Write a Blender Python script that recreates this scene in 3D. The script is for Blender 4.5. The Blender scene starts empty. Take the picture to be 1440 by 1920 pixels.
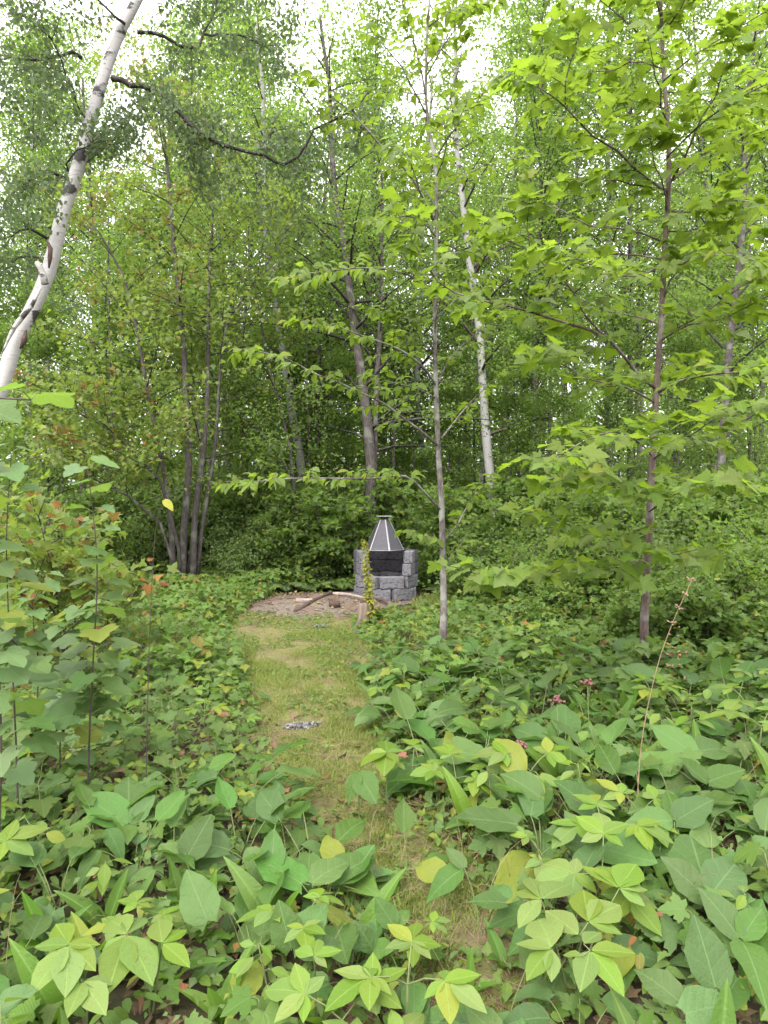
import bpy, math, random
import numpy as np
from mathutils import Vector, Matrix

R = math.radians
rng = np.random.default_rng(11)
random.seed(5)

# ------------------------------------------------------------------ camera, sky, sun, exposure
scn = bpy.context.scene
COL = scn.collection
F_PX, CX, HZ, EYE = 1297.0, 720.0, 940.0, 1.6       # focal length in photo pixels, principal x, horizon row, eye height
cam = bpy.data.cameras.new('camera')
cam.sensor_fit = 'VERTICAL'; cam.sensor_height = 36.0; cam.lens = 36.0 * F_PX / 1920.0
cam.clip_start = 0.05; cam.clip_end = 400
co = bpy.data.objects.new('camera', cam); COL.objects.link(co)
co.location = (0, 0, EYE); co.rotation_euler = (R(90) - math.atan(20 / F_PX), 0, 0)
scn.camera = co

SUN_EL, SUN_AZ = 44, 205
world = bpy.data.worlds.new('World'); scn.world = world; world.use_nodes = True
wn, wl = world.node_tree.nodes, world.node_tree.links
wn.clear()
wo = wn.new('ShaderNodeOutputWorld'); bg = wn.new('ShaderNodeBackground')
sky = wn.new('ShaderNodeTexSky'); sky.sky_type = 'NISHITA'; sky.sun_disc = False
sky.sun_elevation = R(SUN_EL); sky.sun_rotation = R(SUN_AZ); sky.dust_density = 4.0
hs = wn.new('ShaderNodeHueSaturation'); hs.inputs['Saturation'].default_value = 0.12
cloud = wn.new('ShaderNodeMix'); cloud.data_type = 'RGBA'; cloud.inputs[0].default_value = 0.88
wtc = wn.new('ShaderNodeTexCoord'); wsp = wn.new('ShaderNodeSeparateXYZ'); wl.new(wtc.outputs['Generated'], wsp.inputs[0])
wmr = wn.new('ShaderNodeMapRange'); wl.new(wsp.outputs[2], wmr.inputs[0])          # overcast sky: about three times brighter overhead than at the horizon
wmr.inputs[1].default_value = 0; wmr.inputs[2].default_value = 1; wmr.inputs[3].default_value = 0.34; wmr.inputs[4].default_value = 1.0
wvm = wn.new('ShaderNodeVectorMath'); wvm.operation = 'SCALE'; wvm.inputs[0].default_value = (18.5, 17.9, 18.9); wl.new(wmr.outputs[0], wvm.inputs['Scale'])
wl.new(wvm.outputs[0], cloud.inputs[7])
wl.new(sky.outputs[0], hs.inputs['Color']); wl.new(hs.outputs[0], cloud.inputs[6])
wl.new(cloud.outputs[2], bg.inputs[0]); bg.inputs[1].default_value = 0.10
wl.new(bg.outputs[0], wo.inputs[0])
sun_d = bpy.data.lights.new('sun', 'SUN'); sun_d.energy = 1.5; sun_d.angle = R(25); sun_d.color = (1, 0.97, 0.92)
sun = bpy.data.objects.new('sun', sun_d); COL.objects.link(sun)
_a = R(SUN_AZ); _e = R(SUN_EL)
_dir = Vector((math.sin(_a) * math.cos(_e), math.cos(_a) * math.cos(_e), math.sin(_e)))
sun.rotation_euler = _dir.to_track_quat('Z', 'Y').to_euler(); sun.location = (0, 0, 30)

vs = scn.view_settings
vs.view_transform = 'Standard'; vs.look = 'None'; vs.gamma = 1.0; vs.use_curve_mapping = False
vs.exposure = 1.74
scn.render.engine = 'CYCLES'
cy = scn.cycles
cy.max_bounces = 12; cy.diffuse_bounces = 8; cy.glossy_bounces = 2; cy.transmission_bounces = 10
cy.transparent_max_bounces = 8; cy.caustics_reflective = False; cy.caustics_refractive = False
cy.use_adaptive_sampling = True; cy.adaptive_threshold = 0.02
try:
    cy.use_denoising = True; cy.denoiser = 'OPENIMAGEDENOISE'
except Exception:
    pass

# ------------------------------------------------------------------ helpers
def P(px, py, Y):
    return np.array(((px - CX) / F_PX * Y, Y, EYE - (py - HZ) / F_PX * Y))

def vnoise(x, y, f, seed=0, octaves=3):
    """smooth lattice noise in 0..1"""
    tab = np.random.default_rng(1000 + seed).random((64, 64)); out = 0; amp = .5; tot = 0
    for o in range(octaves):
        X = np.asarray(x) * f + 13.7 * o + 500.3; Y = np.asarray(y) * f + 7.1 * o + 500.9; i = np.floor(X).astype(int); j = np.floor(Y).astype(int); u = X - i; v = Y - j; u = u * u * (3 - 2 * u); v = v * v * (3 - 2 * v)
        g = lambda a, b: tab[a % 64, b % 64]
        out = out + amp * ((g(i, j) * (1 - u) + g(i + 1, j) * u) * (1 - v) + (g(i, j + 1) * (1 - u) + g(i + 1, j + 1) * u) * v); tot += amp; amp *= .5; f *= 2.1
    return out / tot

def gz(x, y):
    """height of the ground"""
    x = np.asarray(x, float); y = np.asarray(y, float)
    z = 0.035 * np.sin(x * 1.3 + 0.7) * np.cos(y * 0.9) + 0.035 * (vnoise(x, y, 1.1, 77, 3) - .5) + .13 * np.exp(-((x + 1.05) / .75) ** 2 - ((y - 10.5) / .75) ** 2)
    far = np.clip((y - 13) / 20, 0, 1)
    z = z * (1 + 4 * far) + 0.25 * far + 0.10 * np.clip((x - 1.6) / 3, 0, 1) * np.clip(y / 6, 0, 1)
    return z

def path_edges(y):
    """left and right edge of the mossy path at depth y"""
    ys = [0.0, 2.2, 2.6, 3.1, 3.7, 4.4, 5.1, 6.0, 6.8, 7.8, 8.7, 9.6, 10.4, 11.2, 12.0]
    xl = [.3, .3, .05, -.18, -.50, -.74, -.95, -1.22, -1.38, -1.66, -1.98, -1.98, -1.85, -1.6, -.7]
    xr = [.3, .3, .50, .30, .02, -.04, -.08, -.14, -.16, -.24, -.38, -.30, -.25, -.55, -.6]
    return np.interp(y, ys, xl), np.interp(y, ys, xr)

def on_path(x, y, m=0.0):
    l, r = path_edges(y)
    return (x > l + m) & (x < r - m) & (np.asarray(y) < 11.9) & (np.asarray(y) > 2.42)

def cr(pts, step):
    """Catmull-Rom resample"""
    p = np.array(pts, float)
    if len(p) < 2: return p
    q = np.vstack([2 * p[0] - p[1], p, 2 * p[-1] - p[-2]])
    out = []
    for i in range(1, len(q) - 2):
        n = max(1, int(np.linalg.norm(q[i + 1] - q[i]) / step))
        t = np.linspace(0, 1, n, endpoint=False)[:, None]
        a, b, c, d = q[i - 1], q[i], q[i + 1], q[i + 2]
        out.append(0.5 * ((2 * b) + (c - a) * t + (2 * a - 5 * b + 4 * c - d) * t ** 2 + (3 * b - a - 3 * c + d) * t ** 3))
    out.append(q[-2][None])
    return np.vstack(out)

def unit(v):
    return v / np.maximum(np.linalg.norm(v, axis=-1, keepdims=True), 1e-9)

class Acc:
    """collects triangles as numpy arrays and links them as one mesh"""
    def __init__(s): s.V, s.F, s.U, s.A, s.B, s.M, s.n = [], [], [], [], [], [], 0
    def add(s, V, F, U=None, rnd=0.0, tint=0.0, mi=0):
        V = np.asarray(V, float); F = np.asarray(F, int)
        s.V.append(V); s.F.append(F + s.n); s.n += len(V)
        s.U.append(U if U is not None else V[:, :2] * 1.0)
        s.A.append(np.broadcast_to(np.asarray(rnd, float), (len(V),))); s.B.append(np.broadcast_to(np.asarray(tint, float), (len(V),)))
        s.M.append(np.full(len(F), mi))
    def scatter(s, tpl, pos, d, n, size, rnd, tint=None, mi=0):
        V, F, U = tpl
        K = len(pos)
        if K == 0: return
        d = unit(d); x = unit(np.cross(d, n)); n = np.cross(x, d)
        M = np.stack([x, d, n], axis=1)                    # rows are axes
        VV = np.einsum('va,kab->kvb', V, M) * np.asarray(size)[:, None, None] + pos[:, None, :]
        FF = F[None] + (np.arange(K) * len(V))[:, None, None]
        s.add(VV.reshape(-1, 3), FF.reshape(-1, 3), np.tile(U, (K, 1)), np.repeat(rnd, len(V)),
              np.repeat(tint, len(V)) if tint is not None else 0.0, mi)
    def mesh(s, name, mats, smooth=True):
        V = np.vstack(s.V).astype(np.float32); F = np.vstack(s.F).astype(np.int32); U = np.vstack(s.U).astype(np.float32)
        me = bpy.data.meshes.new(name)
        me.vertices.add(len(V)); me.vertices.foreach_set('co', V.ravel())
        me.loops.add(F.size); me.loops.foreach_set('vertex_index', F.ravel())
        me.polygons.add(len(F)); me.polygons.foreach_set('loop_start', np.arange(0, F.size, 3, dtype=np.int32))
        me.polygons.foreach_set('material_index', np.concatenate(s.M).astype(np.int32))
        me.polygons.foreach_set('use_smooth', np.full(len(F), smooth))
        me.update(calc_edges=True)
        uv = me.uv_layers.new(name='UVMap'); uv.data.foreach_set('uv', U[F.ravel()].ravel())
        for nm, arr in (('rnd', s.A), ('tint', s.B)):
            at = me.attributes.new(nm, 'FLOAT', 'POINT'); at.data.foreach_set('value', np.concatenate(arr).astype(np.float32))
        for m in (mats if isinstance(mats, (list, tuple)) else [mats]): me.materials.append(m)
        return me
    def build(s, name, mats, parent=None, smooth=True):
        return link(name, s.mesh(name, mats, smooth), parent)

def link(name, me, parent=None, mat=None):
    o = bpy.data.objects.new(name, me); COL.objects.link(o)
    if parent is not None: o.parent = parent
    if mat is not None: o.matrix_basis = mat
    return o

def tag(o, label=None, cat=None, group=None, kind=None):
    if label: o['label'] = label
    if cat: o['category'] = cat
    if group: o['group'] = group
    if kind: o['kind'] = kind
    return o

def root(name, loc, label, cat, group=None, rz=0, sc=1.0):
    o = bpy.data.objects.new(name, None); COL.objects.link(o)
    o.location = tuple(float(v) for v in loc); o.rotation_euler = (0, 0, rz); o.scale = (sc,) * 3
    o.empty_display_size = 0.1
    return tag(o, label, cat, group)

def tube(acc, pts, rads, sides=8, wob=0.0, mi=0, cap=True, rnd=0.0):
    p = np.asarray(pts, float); r = np.asarray(rads, float)
    if np.ndim(r) == 0 or len(r) != len(p): r = np.interp(np.linspace(0, 1, len(p)), np.linspace(0, 1, np.size(r)), np.ravel(r))
    T = unit(np.gradient(p, axis=0))
    up = np.array((0.0, 1.0, 0.0)) if abs(T[0][1]) < 0.8 else np.array((1.0, 0, 0))
    X = unit(np.cross(T, up)); Yv = np.cross(T, X)
    a = np.linspace(0, 2 * np.pi, sides, endpoint=False)
    rr = r[:, None] * (1 + wob * (rng.random((len(p), sides)) - 0.5))
    V = p[:, None] + rr[..., None] * (np.cos(a)[None, :, None] * X[:, None] + np.sin(a)[None, :, None] * Yv[:, None])
    L = np.concatenate([[0], np.cumsum(np.linalg.norm(np.diff(p, axis=0), axis=1))])
    U = np.stack([np.broadcast_to(a / 6.283, (len(p), sides)), np.broadcast_to(L[:, None], (len(p), sides))], -1)
    i = np.arange(len(p) - 1)[:, None] * sides; j = np.arange(sides)[None]; j2 = (j + 1) % sides
    A, B, C, D = i + j, i + j2, i + sides + j2, i + sides + j
    F = np.concatenate([np.stack([A, B, C], -1).reshape(-1, 3), np.stack([A, C, D], -1).reshape(-1, 3)])
    V = V.reshape(-1, 3); U = U.reshape(-1, 2)
    if cap:
        n = len(V); V = np.vstack([V, p[-1:] + T[-1:] * r[-1] * 0.4, p[:1]]); U = np.vstack([U, U[-1:], U[:1]])
        e = (len(p) - 1) * sides
        F = np.vstack([F] + [[(e + k, e + (k + 1) % sides, n)] for k in range(sides)] + [[((k + 1) % sides, k, n + 1)] for k in range(sides)])
    acc.add(V, F, U, rnd, 0.0, mi)

def box(acc, c, s, rz=0.0, bevel=0.006, mi=0, jit=0.0, tilt=0.0):
    """box with chamfered edges (24 verts)"""
    h = np.array(s) / 2; b = bevel
    V, idx = [], {}
    for sx in (-1, 1):
        for sy in (-1, 1):
            for sz in (-1, 1):
                for ax in range(3):
                    v = np.array([sx, sy, sz]) * (h - b); v[ax] = (sx, sy, sz)[ax] * h[ax]
                    idx[(sx, sy, sz, ax)] = len(V); V.append(v)
    V = np.array(V); F = []
    def quad(a, b_, c_, d_): F.append((a, b_, c_)); F.append((a, c_, d_))
    for ax in range(3):
        u, w = [(1, 2), (0, 2), (0, 1)][ax]
        for s_ in (-1, 1):
            q = []
            for (a1, a2) in ((-1, -1), (1, -1), (1, 1), (-1, 1)):
                k = [0, 0, 0]; k[ax] = s_; k[u] = a1; k[w] = a2; q.append(idx[(*k, ax)])
            quad(*q)
        for a1 in (-1, 1):
            for a2 in (-1, 1):
                k0 = [0, 0, 0]; k1 = [0, 0, 0]; k0[ax] = -1; k1[ax] = 1; k0[u] = k1[u] = a1; k0[w] = k1[w] = a2
                quad(idx[(*k0, u)], idx[(*k1, u)], idx[(*k1, w)], idx[(*k0, w)])
    for sx in (-1, 1):
        for sy in (-1, 1):
            for sz in (-1, 1): F.append(tuple(idx[(sx, sy, sz, a)] for a in range(3)))
    F = np.array(F)
    cn = V[F].mean(1); nn = np.cross(V[F[:, 1]] - V[F[:, 0]], V[F[:, 2]] - V[F[:, 0]])
    flip = (cn * nn).sum(1) < 0; F[flip] = F[flip][:, ::-1]
    if jit: V = V + (rng.random(V.shape) - .5) * jit
    if tilt:
        c0, s0 = math.cos(tilt), math.sin(tilt); V = np.stack([V[:, 0] * c0 - V[:, 2] * s0, V[:, 1], V[:, 0] * s0 + V[:, 2] * c0], -1)
    c_, s_ = math.cos(rz), math.sin(rz)
    W = np.stack([V[:, 0] * c_ - V[:, 1] * s_, V[:, 0] * s_ + V[:, 1] * c_, V[:, 2]], -1) + np.array(c)
    U = np.stack([V[:, 0] + V[:, 1], V[:, 2]], -1)
    acc.add(W, F, U, rnd=rng.random(), mi=mi)

# ------------------------------------------------------------------ materials
def new_mat(name):
    m = bpy.data.materials.new(name); m.use_nodes = True
    n = m.node_tree.nodes; n.clear()
    return m, n, m.node_tree.links, n.new('ShaderNodeOutputMaterial')

def N(n, t, **kw):
    x = n.new(t)
    for k, v in kw.items():
        if k.startswith('i_'): x.inputs[k[2:].replace('_', ' ')].default_value = v
        else: setattr(x, k, v)
    return x

def math_(n, l, op, a, b=None, c=None, clamp=False):
    x = n.new('ShaderNodeMath'); x.operation = op; x.use_clamp = clamp
    for i, v in enumerate((a, b, c)):
        if v is None: continue
        if hasattr(v, 'links'): l.new(v, x.inputs[i])
        else: x.inputs[i].default_value = v
    return x.outputs[0]

def mixc(n, l, fac, a, b, mode='MIX'):
    x = n.new('ShaderNodeMix'); x.data_type = 'RGBA'; x.blend_type = mode; x.clamp_factor = True
    for i, v in ((0, fac), (6, a), (7, b)):
        if hasattr(v, 'links'): l.new(v, x.inputs[i])
        else: x.inputs[i].default_value = v if i == 0 else (*v, 1)
    return x.outputs[2]

def leaf_mat(name, col, under, glow, src='attr', vein='pinnate', autumn=((.28, .20, .03), (.22, .06, .03)), trans=0.42,
             rough=0.5, spots=0.0, yellow=0.06, val=0.5, vs_=8.0, bump=0.45):
    m, n, l, out = new_mat(name)
    if src == 'attr':
        rn = N(n, 'ShaderNodeAttribute', attribute_name='rnd').outputs['Fac']
        ti = N(n, 'ShaderNodeAttribute', attribute_name='tint').outputs['Fac']
    else:
        rn = N(n, 'ShaderNodeObjectInfo').outputs['Random']; ti = None
    uvn = N(n, 'ShaderNodeUVMap', uv_map='UVMap')
    sp = n.new('ShaderNodeSeparateXYZ'); l.new(uvn.outputs[0], sp.inputs[0])
    ax = math_(n, l, 'ABSOLUTE', sp.outputs[0])
    if vein == 'pinnate':
        q = math_(n, l, 'SUBTRACT', sp.outputs[1], math_(n, l, 'MULTIPLY', ax, 0.8))
        fr = math_(n, l, 'FRACT', math_(n, l, 'MULTIPLY', q, vs_))
        side = math_(n, l, 'LESS_THAN', fr, 0.09)
    elif vein == 'parallel':
        fr = math_(n, l, 'FRACT', math_(n, l, 'MULTIPLY', ax, 60.0)); side = math_(n, l, 'LESS_THAN', fr, 0.25)
    else:
        an = math_(n, l, 'ARCTAN2', ax, sp.outputs[1])
        s4 = math_(n, l, 'ABSOLUTE', math_(n, l, 'SINE', math_(n, l, 'MULTIPLY', an, 4.0)))
        side = math_(n, l, 'LESS_THAN', s4, 0.09)
    mid = math_(n, l, 'LESS_THAN', ax, 0.012)
    vn = math_(n, l, 'MAXIMUM', math_(n, l, 'MULTIPLY', side, 0.35), mid)
    # individual variation
    r2 = math_(n, l, 'FRACT', math_(n, l, 'MULTIPLY', rn, 17.31))
    r3 = math_(n, l, 'FRACT', math_(n, l, 'MULTIPLY', rn, 71.7))
    hsv = N(n, 'ShaderNodeHueSaturation'); hsv.inputs['Color'].default_value = (*col, 1)
    l.new(math_(n, l, 'ADD', 0.468, math_(n, l, 'MULTIPLY', r2, 0.042)), hsv.inputs['Hue'])
    l.new(math_(n, l, 'ADD', 0.8, math_(n, l, 'MULTIPLY', r3, 0.3)), hsv.inputs['Saturation'])
    l.new(math_(n, l, 'ADD', 1.0 - val / 2, math_(n, l, 'MULTIPLY', rn, val)), hsv.inputs['Value'])
    c = hsv.outputs[0]
    tc = N(n, 'ShaderNodeTexCoord')
    nz = N(n, 'ShaderNodeTexNoise'); nz.inputs['Scale'].default_value = 25.0; nz.inputs['Detail'].default_value = 3.0
    l.new(tc.outputs['Object'], nz.inputs['Vector'])
    c = mixc(n, l, math_(n, l, 'MULTIPLY', nz.outputs[0], 0.35), c, (col[0] * 1.5, col[1] * 1.25, col[2] * 0.9))
    if yellow:
        c = mixc(n, l, math_(n, l, 'MULTIPLY', math_(n, l, 'GREATER_THAN', r2, 1 - yellow), 0.75), c, (.24, .26, .035))
    if ti is not None:
        ac = mixc(n, l, r3, autumn[0], autumn[1]); c = mixc(n, l, ti, c, ac)
    c = mixc(n, l, math_(n, l, 'MULTIPLY', vn, 0.45), c, (col[0] * 1.8 + .03, col[1] * 1.6 + .03, col[2] * 2 + .02))
    if spots:
        vz = N(n, 'ShaderNodeTexNoise'); vz.inputs['Scale'].default_value = 38.0; vz.inputs['Detail'].default_value = 1.0
        mp = N(n, 'ShaderNodeMapping'); l.new(tc.outputs['Object'], mp.inputs[0]); l.new(math_(n, l, 'MULTIPLY', rn, 40.0), mp.inputs['Location'])
        l.new(mp.outputs[0], vz.inputs['Vector'])
        s_ = math_(n, l, 'GREATER_THAN', vz.outputs[0], 0.80 - spots)
        c = mixc(n, l, math_(n, l, 'MULTIPLY', s_, 0.8), c, (.13, .075, .03))
    geo = N(n, 'ShaderNodeNewGeometry')
    cb = mixc(n, l, math_(n, l, 'MULTIPLY', geo.outputs['Backfacing'], 0.55), c, under)
    pb = N(n, 'ShaderNodeBsdfPrincipled'); l.new(cb, pb.inputs['Base Color']); pb.inputs['Roughness'].default_value = rough
    pb.inputs['Specular IOR Level'].default_value = 0.22
    tr = N(n, 'ShaderNodeBsdfTranslucent')
    g = mixc(n, l, 0.6, c, glow); 
    if ti is not None: g = mixc(n, l, ti, g, c)
    l.new(g, tr.inputs[0])
    bp = N(n, 'ShaderNodeBump'); bp.inputs['Strength'].default_value = bump; bp.inputs['Distance'].default_value = 0.008
    puff = math_(n, l, 'SINE', math_(n, l, 'MULTIPLY', fr, 3.1416)) if vein == 'pinnate' else (s4 if vein == 'radial' else fr)
    l.new(math_(n, l, 'ADD', math_(n, l, 'ADD', math_(n, l, 'MULTIPLY', vn, -0.6), math_(n, l, 'MULTIPLY', puff, 0.30)), math_(n, l, 'MULTIPLY', nz.outputs[0], 1.2)), bp.inputs['Height']); l.new(bp.outputs[0], pb.inputs['Normal'])
    mx = N(n, 'ShaderNodeMixShader'); mx.inputs[0].default_value = trans
    l.new(pb.outputs[0], mx.inputs[1]); l.new(tr.outputs[0], mx.inputs[2]); l.new(mx.outputs[0], out.inputs[0])
    return m

def bark_mat(name, c1, c2, sc=14.0, stretch=0.25, lich=0.0, lc=(.35, .38, .33), bump=0.6):
    m, n, l, out = new_mat(name)
    tc = N(n, 'ShaderNodeTexCoord'); mp = N(n, 'ShaderNodeMapping'); mp.inputs['Scale'].default_value = (1, 1, stretch)
    l.new(tc.outputs['Object'], mp.inputs[0])
    nz = N(n, 'ShaderNodeTexNoise'); nz.inputs['Scale'].default_value = sc * 3; nz.inputs['Detail'].default_value = 6; nz.inputs['Roughness'].default_value = .65
    l.new(mp.outputs[0], nz.inputs['Vector'])
    n2 = N(n, 'ShaderNodeTexNoise'); n2.inputs['Scale'].default_value = 5.5; n2.inputs['Detail'].default_value = 5; l.new(tc.outputs['Object'], n2.inputs['Vector'])
    cr_ = N(n, 'ShaderNodeValToRGB'); cr_.color_ramp.elements[0].position = .35; cr_.color_ramp.elements[1].position = .68
    cr_.color_ramp.elements[0].color = (*c1, 1); cr_.color_ramp.elements[1].color = (*c2, 1); l.new(nz.outputs[0], cr_.inputs[0])
    c = cr_.outputs[0]
    if lich:
        f = math_(n, l, 'MULTIPLY', math_(n, l, 'SUBTRACT', n2.outputs[0], 0.60 - lich * .2), 9.0, clamp=True)
        c = mixc(n, l, math_(n, l, 'MULTIPLY', f, .8), c, lc)
    pb = N(n, 'ShaderNodeBsdfPrincipled'); pb.inputs['Roughness'].default_value = .88; l.new(c, pb.inputs['Base Color'])
    pb.inputs['Specular IOR Level'].default_value = .25
    bp = N(n, 'ShaderNodeBump'); bp.inputs['Strength'].default_value = bump; bp.inputs['Distance'].default_value = .02
    l.new(nz.outputs[0], bp.inputs['Height']); l.new(bp.outputs[0], pb.inputs['Normal']); l.new(pb.outputs[0], out.inputs[0])
    return m

def birch_mat(name, tone=1.0):
    m, n, l, out = new_mat(name)
    uv = N(n, 'ShaderNodeUVMap', uv_map='UVMap'); tc = N(n, 'ShaderNodeTexCoord')
    mp = N(n, 'ShaderNodeMapping'); mp.inputs['Scale'].default_value = (1.0, 1.0, 9.0); l.new(tc.outputs['Object'], mp.inputs[0])
    nz = N(n, 'ShaderNodeTexNoise'); nz.inputs['Scale'].default_value = 6; nz.inputs['Detail'].default_value = 5; nz.inputs['Roughness'].default_value = .7
    l.new(mp.outputs[0], nz.inputs['Vector'])
    lent = math_(n, l, 'MULTIPLY', math_(n, l, 'SUBTRACT', nz.outputs[0], 0.56), 14.0, clamp=True)
    n2 = N(n, 'ShaderNodeTexNoise'); n2.inputs['Scale'].default_value = 3.2; n2.inputs['Detail'].default_value = 6; n2.inputs['Roughness'].default_value = .6
    mp2 = N(n, 'ShaderNodeMapping'); mp2.inputs['Scale'].default_value = (1, 1, 1.6); l.new(tc.outputs['Object'], mp2.inputs[0]); l.new(mp2.outputs[0], n2.inputs['Vector'])
    scar = math_(n, l, 'MULTIPLY', math_(n, l, 'SUBTRACT', n2.outputs[0], 0.565), 20.0, clamp=True)
    n3 = N(n, 'ShaderNodeTexNoise'); n3.inputs['Scale'].default_value = 2.0; l.new(tc.outputs['Object'], n3.inputs['Vector'])
    base = mixc(n, l, n3.outputs[0], (.27 * tone, .26 * tone, .24 * tone), (.47 * tone, .465 * tone, .45 * tone))
    c = mixc(n, l, math_(n, l, 'MULTIPLY', lent, .65), base, (.20, .17, .15))
    c = mixc(n, l, scar, c, (.035, .03, .028))
    pb = N(n, 'ShaderNodeBsdfPrincipled'); pb.inputs['Roughness'].default_value = .75; l.new(c, pb.inputs['Base Color'])
    bp = N(n, 'ShaderNodeBump'); bp.inputs['Strength'].default_value = .5; bp.inputs['Distance'].default_value = .01
    l.new(math_(n, l, 'ADD', nz.outputs[0], scar), bp.inputs['Height']); l.new(bp.outputs[0], pb.inputs['Normal']); l.new(pb.outputs[0], out.inputs[0])
    return m

def ramp_mat(name, stops, sc, rough=.9, bump=.5, dist=.02, detail=8, coord='Object', stretch=(1, 1, 1), n2sc=None, c2=None, thr=.55, metal=0.0):
    m, n, l, out = new_mat(name)
    tc = N(n, 'ShaderNodeTexCoord'); mp = N(n, 'ShaderNodeMapping'); mp.inputs['Scale'].default_value = stretch; l.new(tc.outputs[coord], mp.inputs[0])
    nz = N(n, 'ShaderNodeTexNoise'); nz.inputs['Scale'].default_value = sc; nz.inputs['Detail'].default_value = detail; nz.inputs['Roughness'].default_value = .7
    l.new(mp.outputs[0], nz.inputs['Vector'])
    cr_ = N(n, 'ShaderNodeValToRGB'); e = cr_.color_ramp.elements
    e[0].position, e[0].color = stops[0][0], (*stops[0][1], 1); e[1].position, e[1].color = stops[-1][0], (*stops[-1][1], 1)
    for p_, c_ in stops[1:-1]: x = e.new(p_); x.color = (*c_, 1)
    l.new(nz.outputs[0], cr_.inputs[0]); c = cr_.outputs[0]
    if n2sc:
        n2 = N(n, 'ShaderNodeTexNoise'); n2.inputs['Scale'].default_value = n2sc; n2.inputs['Detail'].default_value = 5; l.new(tc.outputs[coord], n2.inputs['Vector'])
        f = math_(n, l, 'MULTIPLY', math_(n, l, 'SUBTRACT', n2.outputs[0], thr), 7.0, clamp=True); c = mixc(n, l, f, c, c2)
    pb = N(n, 'ShaderNodeBsdfPrincipled'); pb.inputs['Roughness'].default_value = rough; pb.inputs['Metallic'].default_value = metal; l.new(c, pb.inputs['Base Color'])
    pb.inputs['Specular IOR Level'].default_value = .3
    bp = N(n, 'ShaderNodeBump'); bp.inputs['Strength'].default_value = bump; bp.inputs['Distance'].default_value = dist
    l.new(nz.outputs[0], bp.inputs['Height']); l.new(bp.outputs[0], pb.inputs['Normal']); l.new(pb.outputs[0], out.inputs[0])
    return m

M = {}
M['aster'] = leaf_mat('aster_leaf', (.070, .150, .036), (.12, .19, .065), (.16, .31, .03), 'obj', spots=.09, yellow=.025, rough=.45, val=.75, vs_=5.0)
M['sars'] = leaf_mat('sarsaparilla_leaf', (.115, .205, .034), (.14, .21, .06), (.24, .38, .03), 'obj', spots=.12, yellow=.06, rough=.5, val=.45, vs_=7.0, bump=.2)
M['lily'] = leaf_mat('lily_leaf', (.080, .170, .024), (.10, .175, .035), (.20, .38, .025), 'obj', vein='parallel', yellow=.06, rough=.38, val=.6)
M['lobed'] = leaf_mat('lobed_leaf', (.080, .155, .036), (.12, .18, .06), (.19, .33, .03), 'obj', vein='radial', spots=.08, yellow=.045, rough=.5, val=.6)
M['thimble'] = leaf_mat('shoot_leaf', (.088, .165, .055), (.13, .19, .075), (.26, .42, .04), 'obj', vein='radial', yellow=.09, rough=.42, val=.6)
M['maple'] = leaf_mat('maple_leaf', (.115, .190, .034), (.14, .21, .05), (.31, .47, .024), 'obj', vein='radial', yellow=.03, rough=.5, val=.55, trans=.52)
M['maple_m'] = leaf_mat('maple_leaves', (.115, .190, .034), (.14, .21, .05), (.31, .47, .024), 'attr', vein='radial', yellow=.03, rough=.5, val=.55, trans=.52)
M['bass'] = leaf_mat('basswood_leaf', (.115, .190, .034), (.14, .21, .05), (.31, .47, .024), 'obj', yellow=.04, rough=.45, val=.6, trans=.50)
M['bass_m'] = leaf_mat('basswood_leaves', (.115, .190, .034), (.14, .21, .05), (.31, .47, .024), 'attr', yellow=.04, rough=.45, val=.6, trans=.50)
M['birch_l'] = leaf_mat('birch_leaves', (.080, .128, .058), (.10, .145, .07), (.15, .25, .055), 'attr', yellow=.05, val=.6, trans=.38)
M['clump_l'] = leaf_mat('clump_leaves', (.125, .19, .045), (.145, .20, .06), (.31, .45, .04), 'attr', yellow=.12, val=.6, trans=.45, autumn=((.30, .13, .03), (.22, .05, .035)))
M['wood_l'] = leaf_mat('wood_leaves', (.115, .188, .052), (.135, .195, .062), (.27, .46, .043), 'attr', yellow=.07, val=.7, trans=.58, autumn=((.30, .22, .03), (.26, .10, .03)))
M['shade_l'] = leaf_mat('shade_leaves', (.108, .182, .052), (.125, .185, .06), (.25, .41, .04), 'attr', yellow=.03, val=.6, trans=.4)
M['cover_l'] = leaf_mat('cover_leaves', (.092, .175, .036), (.12, .185, .055), (.22, .37, .03), 'attr', yellow=.09, val=.7, spots=.02, trans=.38)
M['fern_l'] = leaf_mat('fern_leaves', (0.11, 0.18, 0.058), (0.12, 0.18, 0.065), (0.22, 0.34, 0.04), 'attr', yellow=.08, val=.5)
M['golden'] = leaf_mat('golden_leaves', (.26, .29, .035), (.26, .28, .05), (.42, .45, .04), 'attr', yellow=.2, val=.4)
M['brown'] = leaf_mat('brown_leaf', (.23, .12, .06), (.26, .17, .10), (.30, .15, .05), 'obj', yellow=.0, val=.8, trans=.2, rough=.7)
M['grass'] = leaf_mat('grass_blades', (.150, .20, .042), (.15, .20, .042), (.25, .34, .04), 'attr', vein='parallel', yellow=.12, val=.6, trans=.3, autumn=((.36, .27, .13), (.26, .18, .09)))
M['litter'] = leaf_mat('litter_leaves', (.12, .15, .05), (.13, .14, .06), (.16, .18, .05), 'attr', yellow=.1, val=.9, trans=.15, rough=.7, autumn=((.17, .115, .065), (.085, .05, .03)))
M['stem'] = ramp_mat('green_stem', [(.3, (.10, .14, .05)), (.7, (.16, .17, .07))], 20)
M['twig'] = ramp_mat('dark_twig', [(.3, (.035, .028, .025)), (.7, (.085, .065, .055))], 20)
M['bark_dark'] = bark_mat('dark_bark', (.035, .03, .028), (.11, .095, .085), lich=.35, lc=(.15, .155, .13))
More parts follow.
